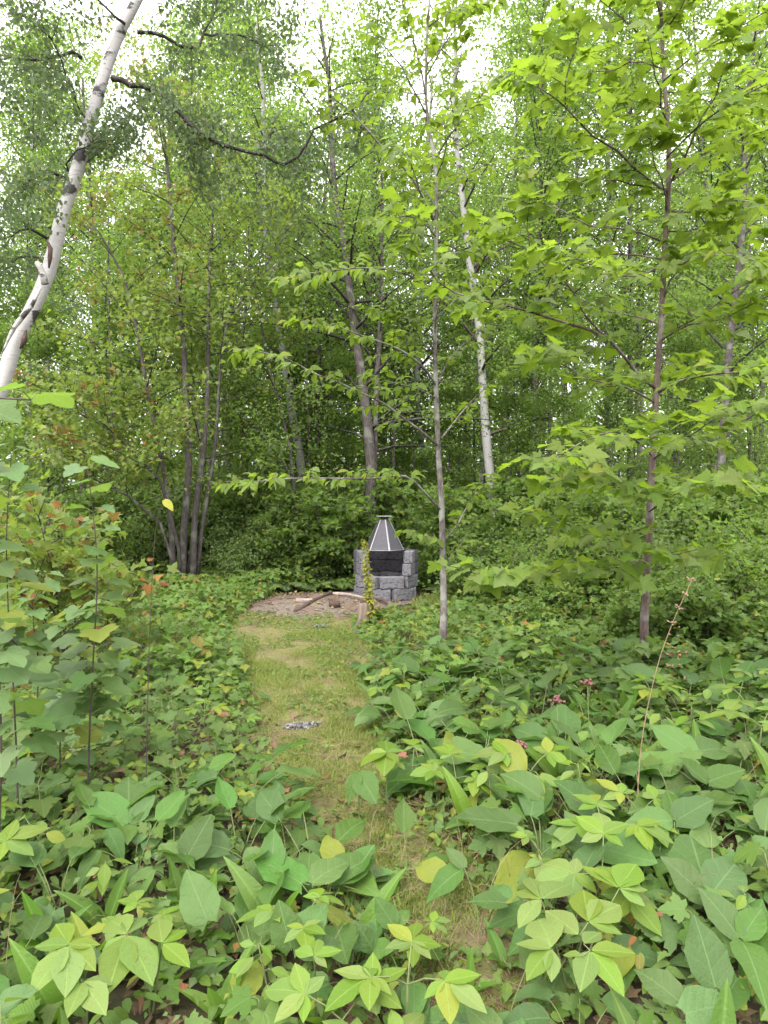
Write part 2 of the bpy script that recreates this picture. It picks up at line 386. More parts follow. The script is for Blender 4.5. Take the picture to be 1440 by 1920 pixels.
M['bark_grey'] = bark_mat('grey_bark', (.06, .052, .048), (.19, .165, .15), lich=.6, lc=(.27, .27, .24))
M['bark_maple'] = bark_mat('maple_bark', (.06, .045, .038), (.17, .125, .105), lich=.35, lc=(.24, .22, .20))
M['bark_limb'] = bark_mat('limb_bark', (.02, .018, .018), (.06, .052, .048), lich=.15, lc=(.13, .13, .11))
M['birch'] = birch_mat('birch_bark', 1.0)
M['birch_far'] = birch_mat('far_birch_bark', .68)
M['ground'] = ramp_mat('forest_floor', [(.3, (.022, .017, .012)), (.5, (.06, .042, .026)), (.62, (.10, .075, .045)), (.75, (.05, .06, .02))], 9, n2sc=1.2, c2=(.045, .055, .02), thr=.5, bump=.9, dist=.03)
M['path'] = ramp_mat('mossy_path', [(.25, (.07, .05, .03)), (.45, (.13, .11, .045)), (.6, (.14, .15, .045)), (.8, (.22, .18, .10))], 14, n2sc=2.2, c2=(.12, .09, .05), thr=.53, bump=.9, dist=.03)
M['dirt'] = ramp_mat('sandy_dirt', [(.25, (.07, .052, .04)), (.5, (.14, .112, .088)), (.75, (.23, .20, .17))], 22, n2sc=2.4, c2=(.13, .075, .05), thr=.5, bump=.9, dist=.02)
M['block'] = ramp_mat('concrete_block', [(.25, (.10, .098, .104)), (.5, (.155, .152, .162)), (.8, (.25, .247, .26))], 26, n2sc=5.0, c2=(.06, .056, .065), thr=.50, bump=.08, dist=.003, coord='Generated')
M['block_soot'] = ramp_mat('sooty_block', [(.25, (.03, .028, .034)), (.5, (.06, .057, .066)), (.8, (.12, .115, .13))], 22, n2sc=5.0, c2=(.03, .028, .032), thr=.52, bump=.08, dist=.003, coord='Generated')
M['steel'] = ramp_mat('galvanised_steel', [(.3, (.20, .20, .205)), (.7, (.32, .325, .33))], 18, rough=.5, bump=.1, metal=.3)
M['logw'] = ramp_mat('weathered_wood', [(.3, (.16, .12, .10)), (.55, (.30, .24, .21)), (.8, (.42, .36, .32))], 20, stretch=(1, 1, 1), bump=.6)
M['rot'] = ramp_mat('dark_wood', [(.3, (.035, .022, .018)), (.6, (.09, .06, .048)), (.8, (.16, .11, .09))], 20, bump=.7)
M['stump'] = ramp_mat('stump_wood', [(.3, (.09, .065, .05)), (.55, (.19, .145, .115)), (.8, (.30, .25, .21))], 24, stretch=(1, 1, .2), bump=.8)
M['ash'] = ramp_mat('pale_lichen', [(.30, (.06, .057, .06)), (.5, (.22, .215, .22)), (.7, (.46, .45, .46))], 45, bump=.8)
M['berry'] = ramp_mat('berry_skin', [(.3, (.09, .03, .028)), (.7, (.15, .07, .06))], 30, rough=.4, bump=.05)
M['straw'] = ramp_mat('dry_stalk', [(.3, (.17, .11, .065)), (.7, (.30, .22, .14))], 30)

def mesh_panel_mat():
    m, n, l, out = new_mat('expanded_mesh_steel')
    uv = N(n, 'ShaderNodeUVMap', uv_map='UVMap'); sp = n.new('ShaderNodeSeparateXYZ'); l.new(uv.outputs[0], sp.inputs[0])
    a = math_(n, l, 'SINE', math_(n, l, 'MULTIPLY', math_(n, l, 'ADD', sp.outputs[0], sp.outputs[1]), 420.0))
    b = math_(n, l, 'SINE', math_(n, l, 'MULTIPLY', math_(n, l, 'SUBTRACT', sp.outputs[0], sp.outputs[1]), 420.0))
    hole = math_(n, l, 'GREATER_THAN', math_(n, l, 'MULTIPLY', a, b), 0.35)
    pb = N(n, 'ShaderNodeBsdfPrincipled'); pb.inputs['Base Color'].default_value = (.075, .072, .082, 1); pb.inputs['Roughness'].default_value = .55; pb.inputs['Metallic'].default_value = .2
    tr = N(n, 'ShaderNodeBsdfTransparent'); mx = N(n, 'ShaderNodeMixShader'); l.new(hole, mx.inputs[0]); l.new(pb.outputs[0], mx.inputs[1]); l.new(tr.outputs[0], mx.inputs[2])
    l.new(mx.outputs[0], out.inputs[0]); return m
M['mesh'] = mesh_panel_mat()

# ------------------------------------------------------------------ leaf shapes (base at origin, blade along +Y, upper face +Z)
def t_ovate(w=.33, p=.72, rows=7, heart=0.0, fold=.18, curl=.25, serr=.0, tip=.9, wave=.0, twist=0.0):
    v = .5 - .5 * np.cos(np.pi * np.linspace(0, 1, rows + 1) ** .92)
    hw = w * np.sin(np.pi * np.clip(v, 0, 1) ** p) ** tip
    hw[0] = 0.02; hw[-1] = 0.004
    if serr: hw[1:-1] *= 1 + serr * np.where(np.arange(1, rows) % 2, 1, -1)
    if heart: hw[0] = w * .45
    V, U = [], []
    for i, vv in enumerate(v):
        for k, f in enumerate((-1, -.5, 0, .5, 1)):
            x = hw[i] * f
            y = vv - heart * abs(f) * math.exp(-vv * 9)
            z = fold * abs(x) - curl * vv * vv + wave * math.sin(vv * 11 + f) * abs(f) + twist * x * vv
            V.append((x, y, z)); U.append((x, y))
    F = []
    for i in range(rows):
        for k in range(4):
            a = i * 5 + k; F += [(a, a + 1, a + 6), (a, a + 6, a + 5)]
    return np.array(V), np.array(F), np.array(U)

MAPLE_H = [(.03, 0), (.2, -.13), (.43, -.10), (.35, .08), (.50, .13), (.70, .36), (.53, .38), (.46, .50), (.27, .44), (.34, .62), (.22, .70), (.15, .86), (0, 1.04)]
THIM_H = [(.03, 0), (.2, -.16), (.44, -.14), (.56, .06), (.50, .20), (.64, .36), (.56, .52), (.42, .58), (.32, .60), (.30, .76), (.16, .90), (0, 1.0)]
MAPLE_L = [(.03, 0), (.40, -.10), (.34, .10), (.68, .38), (.28, .46), (.2, .74), (0, 1.02)]
def t_lobed(H, fold=.12, curl=.3, lobe=.0, twist=0.0):
    H = np.array(H); left = H[:-1][::-1] * np.array([-1, 1])
    out = np.vstack([H, left]); c = np.array([[0, .22]])
    xy = np.vstack([c, out]); r2 = (xy ** 2).sum(1)
    z = fold * np.abs(xy[:, 0]) - curl * xy[:, 1] * np.abs(xy[:, 1]) * .7 - lobe * xy[:, 0] ** 2 + twist * xy[:, 0] * xy[:, 1]
    V = np.column_stack([xy, z]); n = len(out)
    F = np.array([(0, 1 + i, 1 + (i + 1) % n) for i in range(n)])
    return V, F, xy.copy()

def t_kite(w=.36, fold=.25, curl=.2):
    V = np.array([(0, 0, 0), (w, .38, fold * w - curl * .14), (0, .45, -curl * .2), (-w, .38, fold * w - curl * .14), (0, 1, -curl)])
    return V, np.array([(0, 1, 2), (1, 4, 2), (4, 3, 2), (3, 0, 2)]), V[:, :2].copy()

def t_quad(w=.4, fold=.25, curl=.2):
    V = np.array([(0, 0, 0), (w, .42, fold * w), (0, 1, -curl), (-w, .42, fold * w)])
    return V, np.array([(0, 1, 2), (0, 2, 3)]), V[:, :2].copy()

T_AST = [t_ovate(.33, .66, 11, .10, .16, .18, .03, .85, .02), t_ovate(.30, .72, 11, .08, .30, .35, .03, .9, .03, .2), t_ovate(.36, .64, 11, .12, .10, .08, .035, .8, .04, -.2), t_ovate(.28, .7, 11, .0, .22, .5, .03, .95, .02, .35), t_ovate(.31, .68, 11, .06, .35, -.15, .03, .9, .03, -.3)]
T_ELL = [t_ovate(.29, .85, 7, 0, .14, .12, .02, 1.0), t_ovate(.31, .9, 7, 0, .1, .22, .02, .9, .01, .15), t_ovate(.27, .8, 7, 0, .2, .05, .02, 1.0)]
T_LIL = [t_ovate(.15, .75, 8, 0, .45, .25, 0, .8), t_ovate(.17, .7, 8, 0, .35, .6, 0, .8, 0, .3), t_ovate(.13, .8, 8, 0, .5, .05, 0, .8, 0, -.2)]
T_BAS = [t_ovate(.34, .68, 6, .06, .2, .3, .03, .85), t_ovate(.31, .7, 6, .05, .3, .5, .03, .9, .02, .25)]
T_MAP = [t_lobed(MAPLE_H, .15, .25), t_lobed(MAPLE_H, .05, .5, .3, .3), t_lobed(MAPLE_H, .28, .1, .1, -.2)]
T_THI = [t_lobed(THIM_H, .15, .25), t_lobed(THIM_H, .06, .5, .25, .25), t_lobed(THIM_H, .25, .12, .0, -.2)]
T_ML = t_lobed(MAPLE_L, .15, .3); T_K = t_kite(); T_K2 = t_kite(.3, .1, .45); T_Q = t_quad()

def one_mesh(name, tpl, mat):
    a = Acc(); a.add(tpl[0], tpl[1], tpl[2]); return a.mesh(name, mat)
LM = {k: [one_mesh('leaf', t, M[m]) for t in ts] for k, ts, m in (
    ('aster', T_AST, 'aster'), ('sars', T_ELL, 'sars'), ('lily', T_LIL, 'lily'), ('lobed', T_MAP, 'lobed'), ('thimble', T_THI, 'thimble'),
    ('maple', T_MAP, 'maple'), ('bass', T_BAS, 'bass'), ('brown', T_AST + T_MAP, 'brown'))}

def frame(pos, d, n, s):
    d = Vector([float(v) for v in d]).normalized(); n = Vector([float(v) for v in n])
    x = d.cross(n).normalized(); n = x.cross(d)
    return Matrix(((x.x * s, d.x * s, n.x * s, pos[0]), (x.y * s, d.y * s, n.y * s, pos[1]), (x.z * s, d.z * s, n.z * s, pos[2]), (0, 0, 0, 1)))

# ------------------------------------------------------------------ ground, path, dirt
def sheet(name, xs, ys, zf, mat, mask=None):
    X, Y = np.meshgrid(xs, ys); Z = zf(X, Y); V = np.stack([X, Y, Z], -1).reshape(-1, 3)
    nx = len(xs); i, j = np.meshgrid(np.arange(len(ys) - 1), np.arange(nx - 1), indexing='ij')
    a = (i * nx + j).ravel(); F = np.concatenate([np.stack([a, a + 1, a + nx + 1], -1), np.stack([a, a + nx + 1, a + nx], -1)])
    ac = Acc(); ac.add(V, F, V[:, :2]); o = ac.build(name, mat); return tag(o, kind='structure')
gx = np.concatenate([np.linspace(-150, -16, 24), np.linspace(-15, 15, 160), np.linspace(16, 150, 24)])
gy = np.concatenate([np.linspace(-40, -1, 14), np.linspace(0, 14, 110), np.linspace(14.5, 40, 50), np.linspace(44, 220, 22)])
ground = sheet('ground', gx, gy, gz, M['ground'])
def strip(name, ys, l, r, lift, mat, nx=16):
    t = np.linspace(0, 1, nx); X = l[:, None] + (r - l)[:, None] * t[None]; Y = np.repeat(ys[:, None], nx, 1)
    Z = gz(X, Y) + lift * np.sin(np.pi * np.clip(t, .02, .98))[None] ** .3; V = np.stack([X, Y, Z], -1).reshape(-1, 3)
    i, j = np.meshgrid(np.arange(len(ys) - 1), np.arange(nx - 1), indexing='ij'); a = (i * nx + j).ravel()
    F = np.concatenate([np.stack([a, a + 1, a + nx + 1], -1), np.stack([a, a + nx + 1, a + nx], -1)])
    ac = Acc(); ac.add(V, F, V[:, :2]); return tag(ac.build(name, mat), kind='structure')
ys = np.linspace(0.5, 9.7, 140); l_, r_ = path_edges(ys)
w1 = .03 * np.sin(ys * 5.1) + .02 * np.sin(ys * 13)
strip('path', ys, l_ - .12 + w1, r_ + .12 + w1[::-1], .022, M['path'])
ys = np.linspace(9.1, 12.2, 60); tt = (ys - 9.1) / 3.1
l_ = np.interp(ys, [9.1, 9.5, 10.2, 11.2, 12.2], [-1.2, -1.9, -1.95, -1.55, -.9]) + .05 * np.sin(ys * 9)
r_ = np.interp(ys, [9.1, 9.5, 10.2, 10.9, 12.2], [-1.15, -.3, -.15, .45, .5])
strip('dirt_clearing', ys, l_, r_, .034, M['dirt'], 22)
print('setting done')

# ------------------------------------------------------------------ fire pit of concrete blocks and the spark hood on it
FX, FY = 0.03, 11.50
FZ = float(gz(FX, FY)) + .015
pit = root('fire_pit', (FX, FY, FZ), 'round fire pit stacked from grey concrete blocks with an open sooty front', 'fire pit')
blk = []
for k in range(3):
    a = Acc(); box(a, (0, 0, 0), (.385, .145, .192), jit=.004, bevel=.009); blk.append(a.mesh('block', M['block'], False))
    a = Acc(); box(a, (0, 0, 0), (.385, .145, .192), jit=.004, bevel=.009); blk.append(a.mesh('block', M['block_soot'], False))
RB = .425
for c in range(4):
    off = (-90 + (12 if c % 2 else -14)) if c < 2 else -90
    n = 7
    for i in range(n):
        if c < 2: ang = off + 360 / n * i
        else:
            ang = -90 + (62 if c == 2 else 66) + (236 if c == 2 else 228) / 5 * (i) + (0)
            if i > 5: continue
        A = R(ang); x, y = RB * math.cos(A), RB * math.sin(A)
        inner = c >= 2 and y > -.1
        me = blk[2 * (i % 3) + (1 if (c >= 2 and (y > .02)) else 0)]
        M4 = Matrix.Translation((x, y, .098 + c * .198)) @ Matrix.Rotation(A + math.pi / 2 + random.uniform(-.05, .05), 4, 'Z') @ Matrix.Rotation(random.uniform(-.012, .012), 4, 'Y')
        if c >= 2 and i in (0, 5): M4 = Matrix.Translation((x, y, .098 + c * .198)) @ Matrix.Rotation(A + math.pi / 2 + (.25 if i == 0 else -.25), 4, 'Z')
        link('block', me, pit, M4)
hood = root('spark_hood', (FX - .03, FY - .03, FZ + .80), 'dark six-sided metal mesh hood with steel ribs resting on the fire pit', 'spark screen')
hb, ht, hh = .325, .075, .50
ang = [R(-(14 + 60 * k)) for k in range(6)]
B3 = [np.array((hb * math.cos(a), hb * math.sin(a), 0)) for a in ang]; T3 = [np.array((ht * math.cos(a), ht * math.sin(a), hh)) for a in ang]
for k in range(6):
    b0, b1, t0, t1 = B3[k], B3[(k + 1) % 6], T3[k], T3[(k + 1) % 6]
    nn = np.cross(b1 - b0, t0 - b0); nn /= np.linalg.norm(nn); cc = (b0 + b1) / 2
    if nn[:2] @ cc[:2] < 0: nn = -nn
    a = Acc(); th = nn * .0015
    V = np.array([b0 + th, b1 + th, t1 + th, t0 + th, b0 - th, b1 - th, t1 - th, t0 - th])
    ln = np.linalg.norm(b1 - b0) / 2; U = np.array([(-ln, 0), (ln, 0), (ht / 2, hh), (-ht / 2, hh)] * 2)
    a.add(V, [(0, 1, 2), (0, 2, 3), (6, 5, 4), (7, 6, 4), (0, 4, 5), (0, 5, 1), (3, 2, 6), (3, 6, 7)], U)
    a.build('mesh_panel', M['mesh'], hood, smooth=False)
    a = Acc(); d = unit(np.array((b0[0], b0[1], 0.0))); s = np.array((-d[1], d[0], 0)) * .016
    o0, o1 = b0 + d * .008, t0 + d * .008
    V = np.array([o0 - s, o0 + s, o1 + s * .7, o1 - s * .7, o0 - s * .2 + d * .007, o0 + s * .2 + d * .007, o1 + s * .2 + d * .007, o1 - s * .2 + d * .007])
    a.add(V, [(0, 1, 2), (0, 2, 3), (4, 6, 5), (4, 7, 6), (0, 4, 5), (0, 5, 1), (1, 5, 6), (1, 6, 2), (2, 6, 7), (2, 7, 3), (3, 7, 4), (3, 4, 0)])
    a.build('rib', M['steel'], hood, smooth=False)
a = Acc(); tube(a, [B3[k] for k in (0, 1, 2, 3, 4, 5, 0)], .008, 5); a.build('base_ring', M['steel'], hood)
for k in range(8):
    a = Acc(); A = k * math.pi / 4; x, y = .068 * math.cos(A), .068 * math.sin(A)
    box(a, (x, y, hh + .02), (.018, .006, .05), A + math.pi / 2, bevel=.001); a.build('collar_slat', M['bark_limb'], hood, smooth=False)
a = Acc(); box(a, (0, 0, hh + .052), (.25, .22, .014), .1, bevel=.004); a.build('cap', M['steel'], hood, smooth=False)
a = Acc()
for k in range(40):
    an, rr = random.random() * 6.28, .25 * random.random() ** .5
    box(a, (rr * math.cos(an), rr * math.sin(an), .05 + random.random() * .04), (random.uniform(.03, .09), .03, .03), random.random() * 3, bevel=.005, jit=.01, tilt=random.uniform(-.4, .4))
tag(a.build('charcoal', M['rot'], pit), kind='stuff')

# ------------------------------------------------------------------ small things on the clearing
def single(name, acc, mat, loc, label, cat, rz=0.0, group=None):
    o = acc.build(name, mat); o.location = tuple(float(v) for v in loc); o.rotation_euler = (0, 0, rz); return tag(o, label, cat, group)
def stick(name, p0, p1, r0, r1, mat, label, cat, bend=.03, sides=8, wob=.25):
    p0, p1 = np.array(p0, float), np.array(p1, float); n = 7; t = np.linspace(0, 1, n)[:, None]
    pts = (p1 - p0) * t + np.array((0, 0, 1)) * np.sin(t * np.pi) * bend + (rng.random((n, 3)) - .5) * .012
    a = Acc(); tube(a, pts, np.linspace(r0, r1, n), sides, wob); return single(name, a, mat, p0, label, cat)
def G(px, py, lift=0.0):
    """ground point seen at a pixel"""
    Y = EYE * F_PX / (py - HZ)
    for _ in range(3): Y = (EYE - float(gz((px - CX) / F_PX * Y, Y))) * F_PX / (py - HZ)
    x = (px - CX) / F_PX * Y; return np.array((x, Y, float(gz(x, Y)) + lift))
stick('fallen_branch', G(622, 1122, .05), G(692, 1131, .05), .028, .022, M['logw'], 'pale pinkish fallen branch lying left of the block fire pit', 'branch')
stick('fallen_branch', G(552, 1150, .03), G(622, 1122, .07), .030, .018, M['rot'], 'dark brown forked stick slanting across the sandy clearing', 'branch')
a = Acc(); box(a, (0, 0, 0), (.24, .12, .05), jit=.01, bevel=.008); single('board_offcut', a, M['logw'], G(570, 1131, .05), 'short pale board offcut at the back of the sandy clearing', 'wood offcut', .1)
a = Acc(); box(a, (0, 0, 0), (.16, .12, .11), jit=.03, bevel=.02); single('wood_chunk', a, M['rot'], G(627, 1136, .06), 'small dark charred wood chunk beneath the pale fallen branch', 'wood chunk', .4)
stick('fallen_branch', G(725, 1138, .05), G(708, 1132, .05), .02, .03, M['rot'], 'short dark broken branch leaning at the foot of the block fire pit', 'branch')
# stump
sp = G(684, 1178); a = Acc(); h = .32
zz = np.linspace(-.03, h, 7); pts = np.stack([zz * .04, zz * 0, zz], -1); tube(a, pts, [.125, .112, .103, .098, .097, .098, .096], 14, .10)
st = root('tree_stump', sp, 'short grey-brown cut tree stump standing in front of the fire pit', 'stump')
a.build('trunk', M['stump'], st)
a = Acc(); box(a, (.012, 0, h + .012), (.15, .14, .03), jit=.02, bevel=.01); a.build('cut_top', M['rot'], st)
# crumpled pale lichen patches
def lichen(loc, sx, sy, rz, label, seed):
    r = np.random.default_rng(seed); a = Acc(); K = 620
    an, rr = r.random(K) * 6.28, r.random(K) ** .6
    x, y = rr * np.cos(an) * sx, rr * np.sin(an) * sy * (1 - .4 * np.cos(an)); pos = np.stack([x, y, .004 + .016 * (1 - rr) * r.random(K)], -1)
    d = r.normal(size=(K, 3)); d[:, 2] = abs(d[:, 2]) * .5; n = r.normal(size=(K, 3)) * .5 + (0, 0, 1)
    a.scatter(t_kite(.6, .5, .3), pos, d, n, r.uniform(.010, .028, K), r.random(K)); return single('lichen_patch', a, M['ash'], loc, label, 'lichen', rz)
lichen(G(566, 1370, .02), .135, .055, .35, 'crumpled pale grey lichen patch in the middle of the grass path', 3)
lichen(G(680, 1190, .03), .11, .07, 0, 'small white lichen clump at the foot of the tree stump', 4)
lichen(G(602, 1180, .03), .09, .05, 0, 'faint grey lichen patch on the bare path before the clearing', 6)
# goldenrod column in front of the pit
gp = G(698, 1180); gd = root('goldenrod_plant', gp, 'tall narrow yellow-green goldenrod stalk rising in front of the fire pit', 'plant')
H = 1.12; zz = np.linspace(0, H, 14); cl = np.stack([-.02 - .09 * (zz / H) ** 2 + .01 * np.sin(zz * 14), .02 * np.sin(zz * 5), zz], -1)
a = Acc(); tube(a, cl, np.linspace(.006, .002, 14), 5); a.build('stem', M['stem'], gd)
K = 520; t = rng.random(K) ** .8; pos = np.stack([np.interp(t * H, zz, cl[:, i]) for i in range(3)], -1); an = rng.random(K) * 6.28
d = np.stack([np.cos(an), np.sin(an), rng.uniform(-.5, .6, K)], -1); sz = rng.uniform(.05, .10, K) * (1.15 - .75 * t); n = np.tile((0, 0, 1.0), (K, 1)) + rng.normal(size=(K, 3)) * .3
keep = (np.sin(t * 47) > -.97)
a = Acc(); a.scatter(t_kite(.3, .2, .5), (pos + d * rng.uniform(.0, .03, (K, 1)))[keep], d[keep], n[keep], sz[keep], rng.random(keep.sum())); a.build('foliage', M['golden'], gd)

# ------------------------------------------------------------------ trees whose trunk and limbs follow the photograph
def pl(pts, Y0, Y1=None, step=.12):
    Y1 = Y0 if Y1 is None else Y1; n = len(pts)
    return cr([P(x, y, Y0 + (Y1 - Y0) * i / max(1, n - 1)) for i, (x, y) in enumerate(pts)], step)

def twigs_on(pts, spacing, length, r, start=.15, flat=.5, lo=.35):
    """alternate side twigs in a roughly level plane; returns list of polylines"""
    L = np.concatenate([[0], np.cumsum(np.linalg.norm(np.diff(pts, axis=0), axis=1))]); out = []; s = L[-1] * start; side = 1
    while s < L[-1]:
        p = np.array([np.interp(s, L, pts[:, i]) for i in range(3)]); q = np.array([np.interp(min(L[-1], s + .05), L, pts[:, i]) for i in range(3)]); T = unit(q - p + 1e-6)
        lat = unit(np.cross(T, (0, 0, 1.0)) + 1e-6) * side
        if abs(T[2]) > .85:
            an = r.random() * 6.28; lat = np.array((math.cos(an), math.sin(an), 0))
        dd = unit(T * r.uniform(.4, .9) + lat + np.array((0, 0, r.uniform(-.15, .35) * (1 - flat) * 2)))
        ll = length * r.uniform(.55, 1.15) * (1 - .5 * s / L[-1] + .1); t = np.linspace(0, 1, 5)[:, None]
        out.append(p + dd * ll * t + np.array((0, 0, -1)) * (t ** 2) * ll * .12 + (r.random((5, 3)) - .5) * .01)
        s += spacing * r.uniform(.7, 1.3); side = -side
    out.append(np.vstack([pts[-3:], pts[-1] + unit(pts[-1] - pts[-3]) * length * .3]))
    return out

def leaves_on(tw, r, step, size, droop=.25, petiole=.03, out=None):
    for p in tw:
        L = np.concatenate([[0], np.cumsum(np.linalg.norm(np.diff(p, axis=0), axis=1))]); s = L[-1] * .12; side = 1
        while s <= L[-1] + step * .6:
            ss = min(s, L[-1]); q = np.array([np.interp(ss, L, p[:, i]) for i in range(3)]); T = unit(p[-1] - p[0]); lat = unit(np.cross(T, (0, 0, 1.0)) + 1e-6) * side
            dd = unit(T * r.uniform(.3, 1.0) + lat * r.uniform(.4, 1.0) + np.array((0, 0, -droop + r.normal() * .25)))
            n = unit(np.array((r.normal() * .5, r.normal() * .5 - .25, 1.0))); out.append((q + dd * petiole * size * 3, dd, n, size * r.uniform(.65, 1.25)))
            s += step * r.uniform(.7, 1.4) * .5; side = -side

def near_tree(name, label, cat, base, trunk, trunk_r, limbs, bark, leafmeshes, leafmat, leaftpl, spacing, tlen, lstep, lsize, seed, obj_leaves=300, extra=None, wob=.06, droop=.25):
    r = np.random.default_rng(seed); rt = root(name, base, label, cat); b = np.array(base)
    a = Acc(); tube(a, trunk - b, trunk_r, 12, wob); a.build('trunk', bark, rt)
    fr = []; ta = Acc(); tl_ = np.linspace(0, 1, len(trunk))
    for i in range(18):
        t = .34 + .62 * (i + r.random()) / 18; p0 = np.array([np.interp(t, tl_, trunk[:, k]) for k in range(3)]); az = r.random() * 6.28; el = R(r.uniform(5, 50)); ln = r.uniform(.8, 1.5) * (1.15 - .6 * t)
        u = np.linspace(0, 1, 7)[:, None]; dh = np.array((math.cos(az) * math.cos(el), math.sin(az) * math.cos(el), math.sin(el)))
        limbs = limbs + [(p0 + dh * ln * u - np.array((0, 0, 1)) * ln * .15 * u ** 2 + np.cumsum(r.normal(size=(7, 3)) * .02, 0) * (u > 0), .008, .002)]
    for (p, r0, r1) in limbs:
        a = Acc(); tube(a, p - b, np.linspace(r0, r1, len(p)), 7, .08); a.build('branch', bark, rt)
        tw = twigs_on(p, spacing, tlen, r, start=.2, flat=.1)
        for t in tw: tube(ta, t - b, np.linspace(.0035, .0015, len(t)), 3)
        leaves_on(tw, r, lstep, lsize, droop, out=fr)
    if extra is not None:
        tw = twigs_on(extra, spacing * 1.3, tlen, r, start=.1)
        for t in tw: tube(ta, t - b, np.linspace(.0035, .0015, len(t)), 3)
        leaves_on(tw, r, lstep, lsize, droop, out=fr)
    if ta.V: tag(ta.build('twigs', M['twig'], rt), kind='stuff')
    fr.sort(key=lambda f: np.linalg.norm(f[0] - (0, 0, EYE)) + (0 if abs(f[0][0]) < f[0][1] * .57 and f[0][1] > .5 else 50))
    for f in fr[:obj_leaves]:
        link('leaf', leafmeshes[r.integers(len(leafmeshes))], rt, frame(f[0] - b, f[1], f[2], f[3]))
    rest = fr[obj_leaves:]
    if rest:
        a = Acc(); k = len(rest); pos, d, n, s = (np.array([f[i] for f in rest]) for i in range(4)); g = r.integers(len(leaftpl), size=k); rn = r.random(k)
        for i, tp in enumerate(leaftpl): q = g == i; a.scatter(tp, pos[q] - b, d[q], n[q], s[q], rn[q])
        tag(a.build('leaves', leafmat, rt), kind='stuff')
    return rt

# centre sapling
Yc = 7.0; base = P(831, 1215, Yc); base[2] = gz(base[0], Yc) - .05
tr = np.vstack([base, pl([(831, 1190), (832, 1130), (830, 1040), (828, 950), (822, 850), (818, 750), (815, 633), (817, 467), (817, 333), (810, 283), (800, 217), (798, 167), (800, 67), (805, 0), (808, -120), (812, -260)], Yc, Yc)])
LB = [([(797, 217), (788, 200), (770, 167), (753, 133), (727, 103), (710, 83), (693, 63)], -.5, .010),
      ([(798, 190), (790, 143), (777, 93), (763, 47), (750, 0)], -.3, .009),
      ([(815, 423), (797, 383), (773, 340), (743, 303), (713, 277), (687, 247), (653, 210), (623, 190), (587, 147)], -.9, .016),
      ([(700, 262), (687, 248), (647, 233), (613, 213)], -.6, .007),
      ([(817, 300), (840, 263), (863, 233), (893, 197), (927, 157)], -.4, .010),
      ([(800, 130), (830, 90), (850, 50), (868, 10)], .4, .008), ([(812, 290), (840, 200), (860, 120)], .8, .008),
      ([(817, 447), (800, 427), (773, 410), (747, 410), (700, 416)], -.9, .010),
      ([(820, 443), (840, 430), (873, 423), (920, 430)], .4, .008),
      ([(817, 723), (800, 697), (767, 667), (727, 647), (677, 630), (633, 613), (573, 603)], -1.0, .014),
      ([(813, 657), (793, 627), (763, 600), (730, 585), (690, 580)], -.5, .009),
      ([(817, 747), (783, 730), (733, 717), (700, 703)], -.7, .009),
      ([(823, 837), (787, 807), (750, 780), (720, 757), (677, 737), (633, 717), (587, 700), (530, 670), (450, 655)], -1.3, .015),
      ([(827, 957), (793, 920), (760, 893), (700, 897), (633, 897), (550, 897), (445, 905)], -1.4, .013),
      ([(823, 717), (843, 673), (880, 637), (930, 600)], .4, .010), ([(827, 823), (853, 790), (880, 757), (940, 700)], .5, .011),
      ([(837, 1010), (860, 980), (880, 943), (925, 890)], .2, .008), ([(840, 1050), (857, 1030), (873, 1010)], .1, .006),
      ([(830, 1017), (805, 1007), (785, 1002)], -.3, .005),
      ([(815, 560), (770, 520), (700, 505), (620, 510), (540, 520)], -1.5, .011), ([(817, 500), (870, 470), (930, 450), (980, 440)], -.9, .010),
      ([(816, 600), (860, 560), (900, 545)], .7, .008), ([(816, 380), (860, 340), (920, 310), (985, 300)], .6, .009)]
limbs = [(pl(p, Yc, Yc + dy), r0, .003) for p, dy, r0 in LB]
centre = near_tree('basswood_sapling', 'slender grey basswood sapling standing right of the path, before the fire pit', 'tree', base, tr,
    np.interp(np.linspace(0, 1, len(tr)), [0, .04, .35, .75, 1], [.044, .034, .023, .013, .005]), limbs, M['bark_grey'], LM['bass'], M['bass_m'], T_BAS, .13, .32, .075, .092, 21, extra=tr[int(len(tr) * .72):])

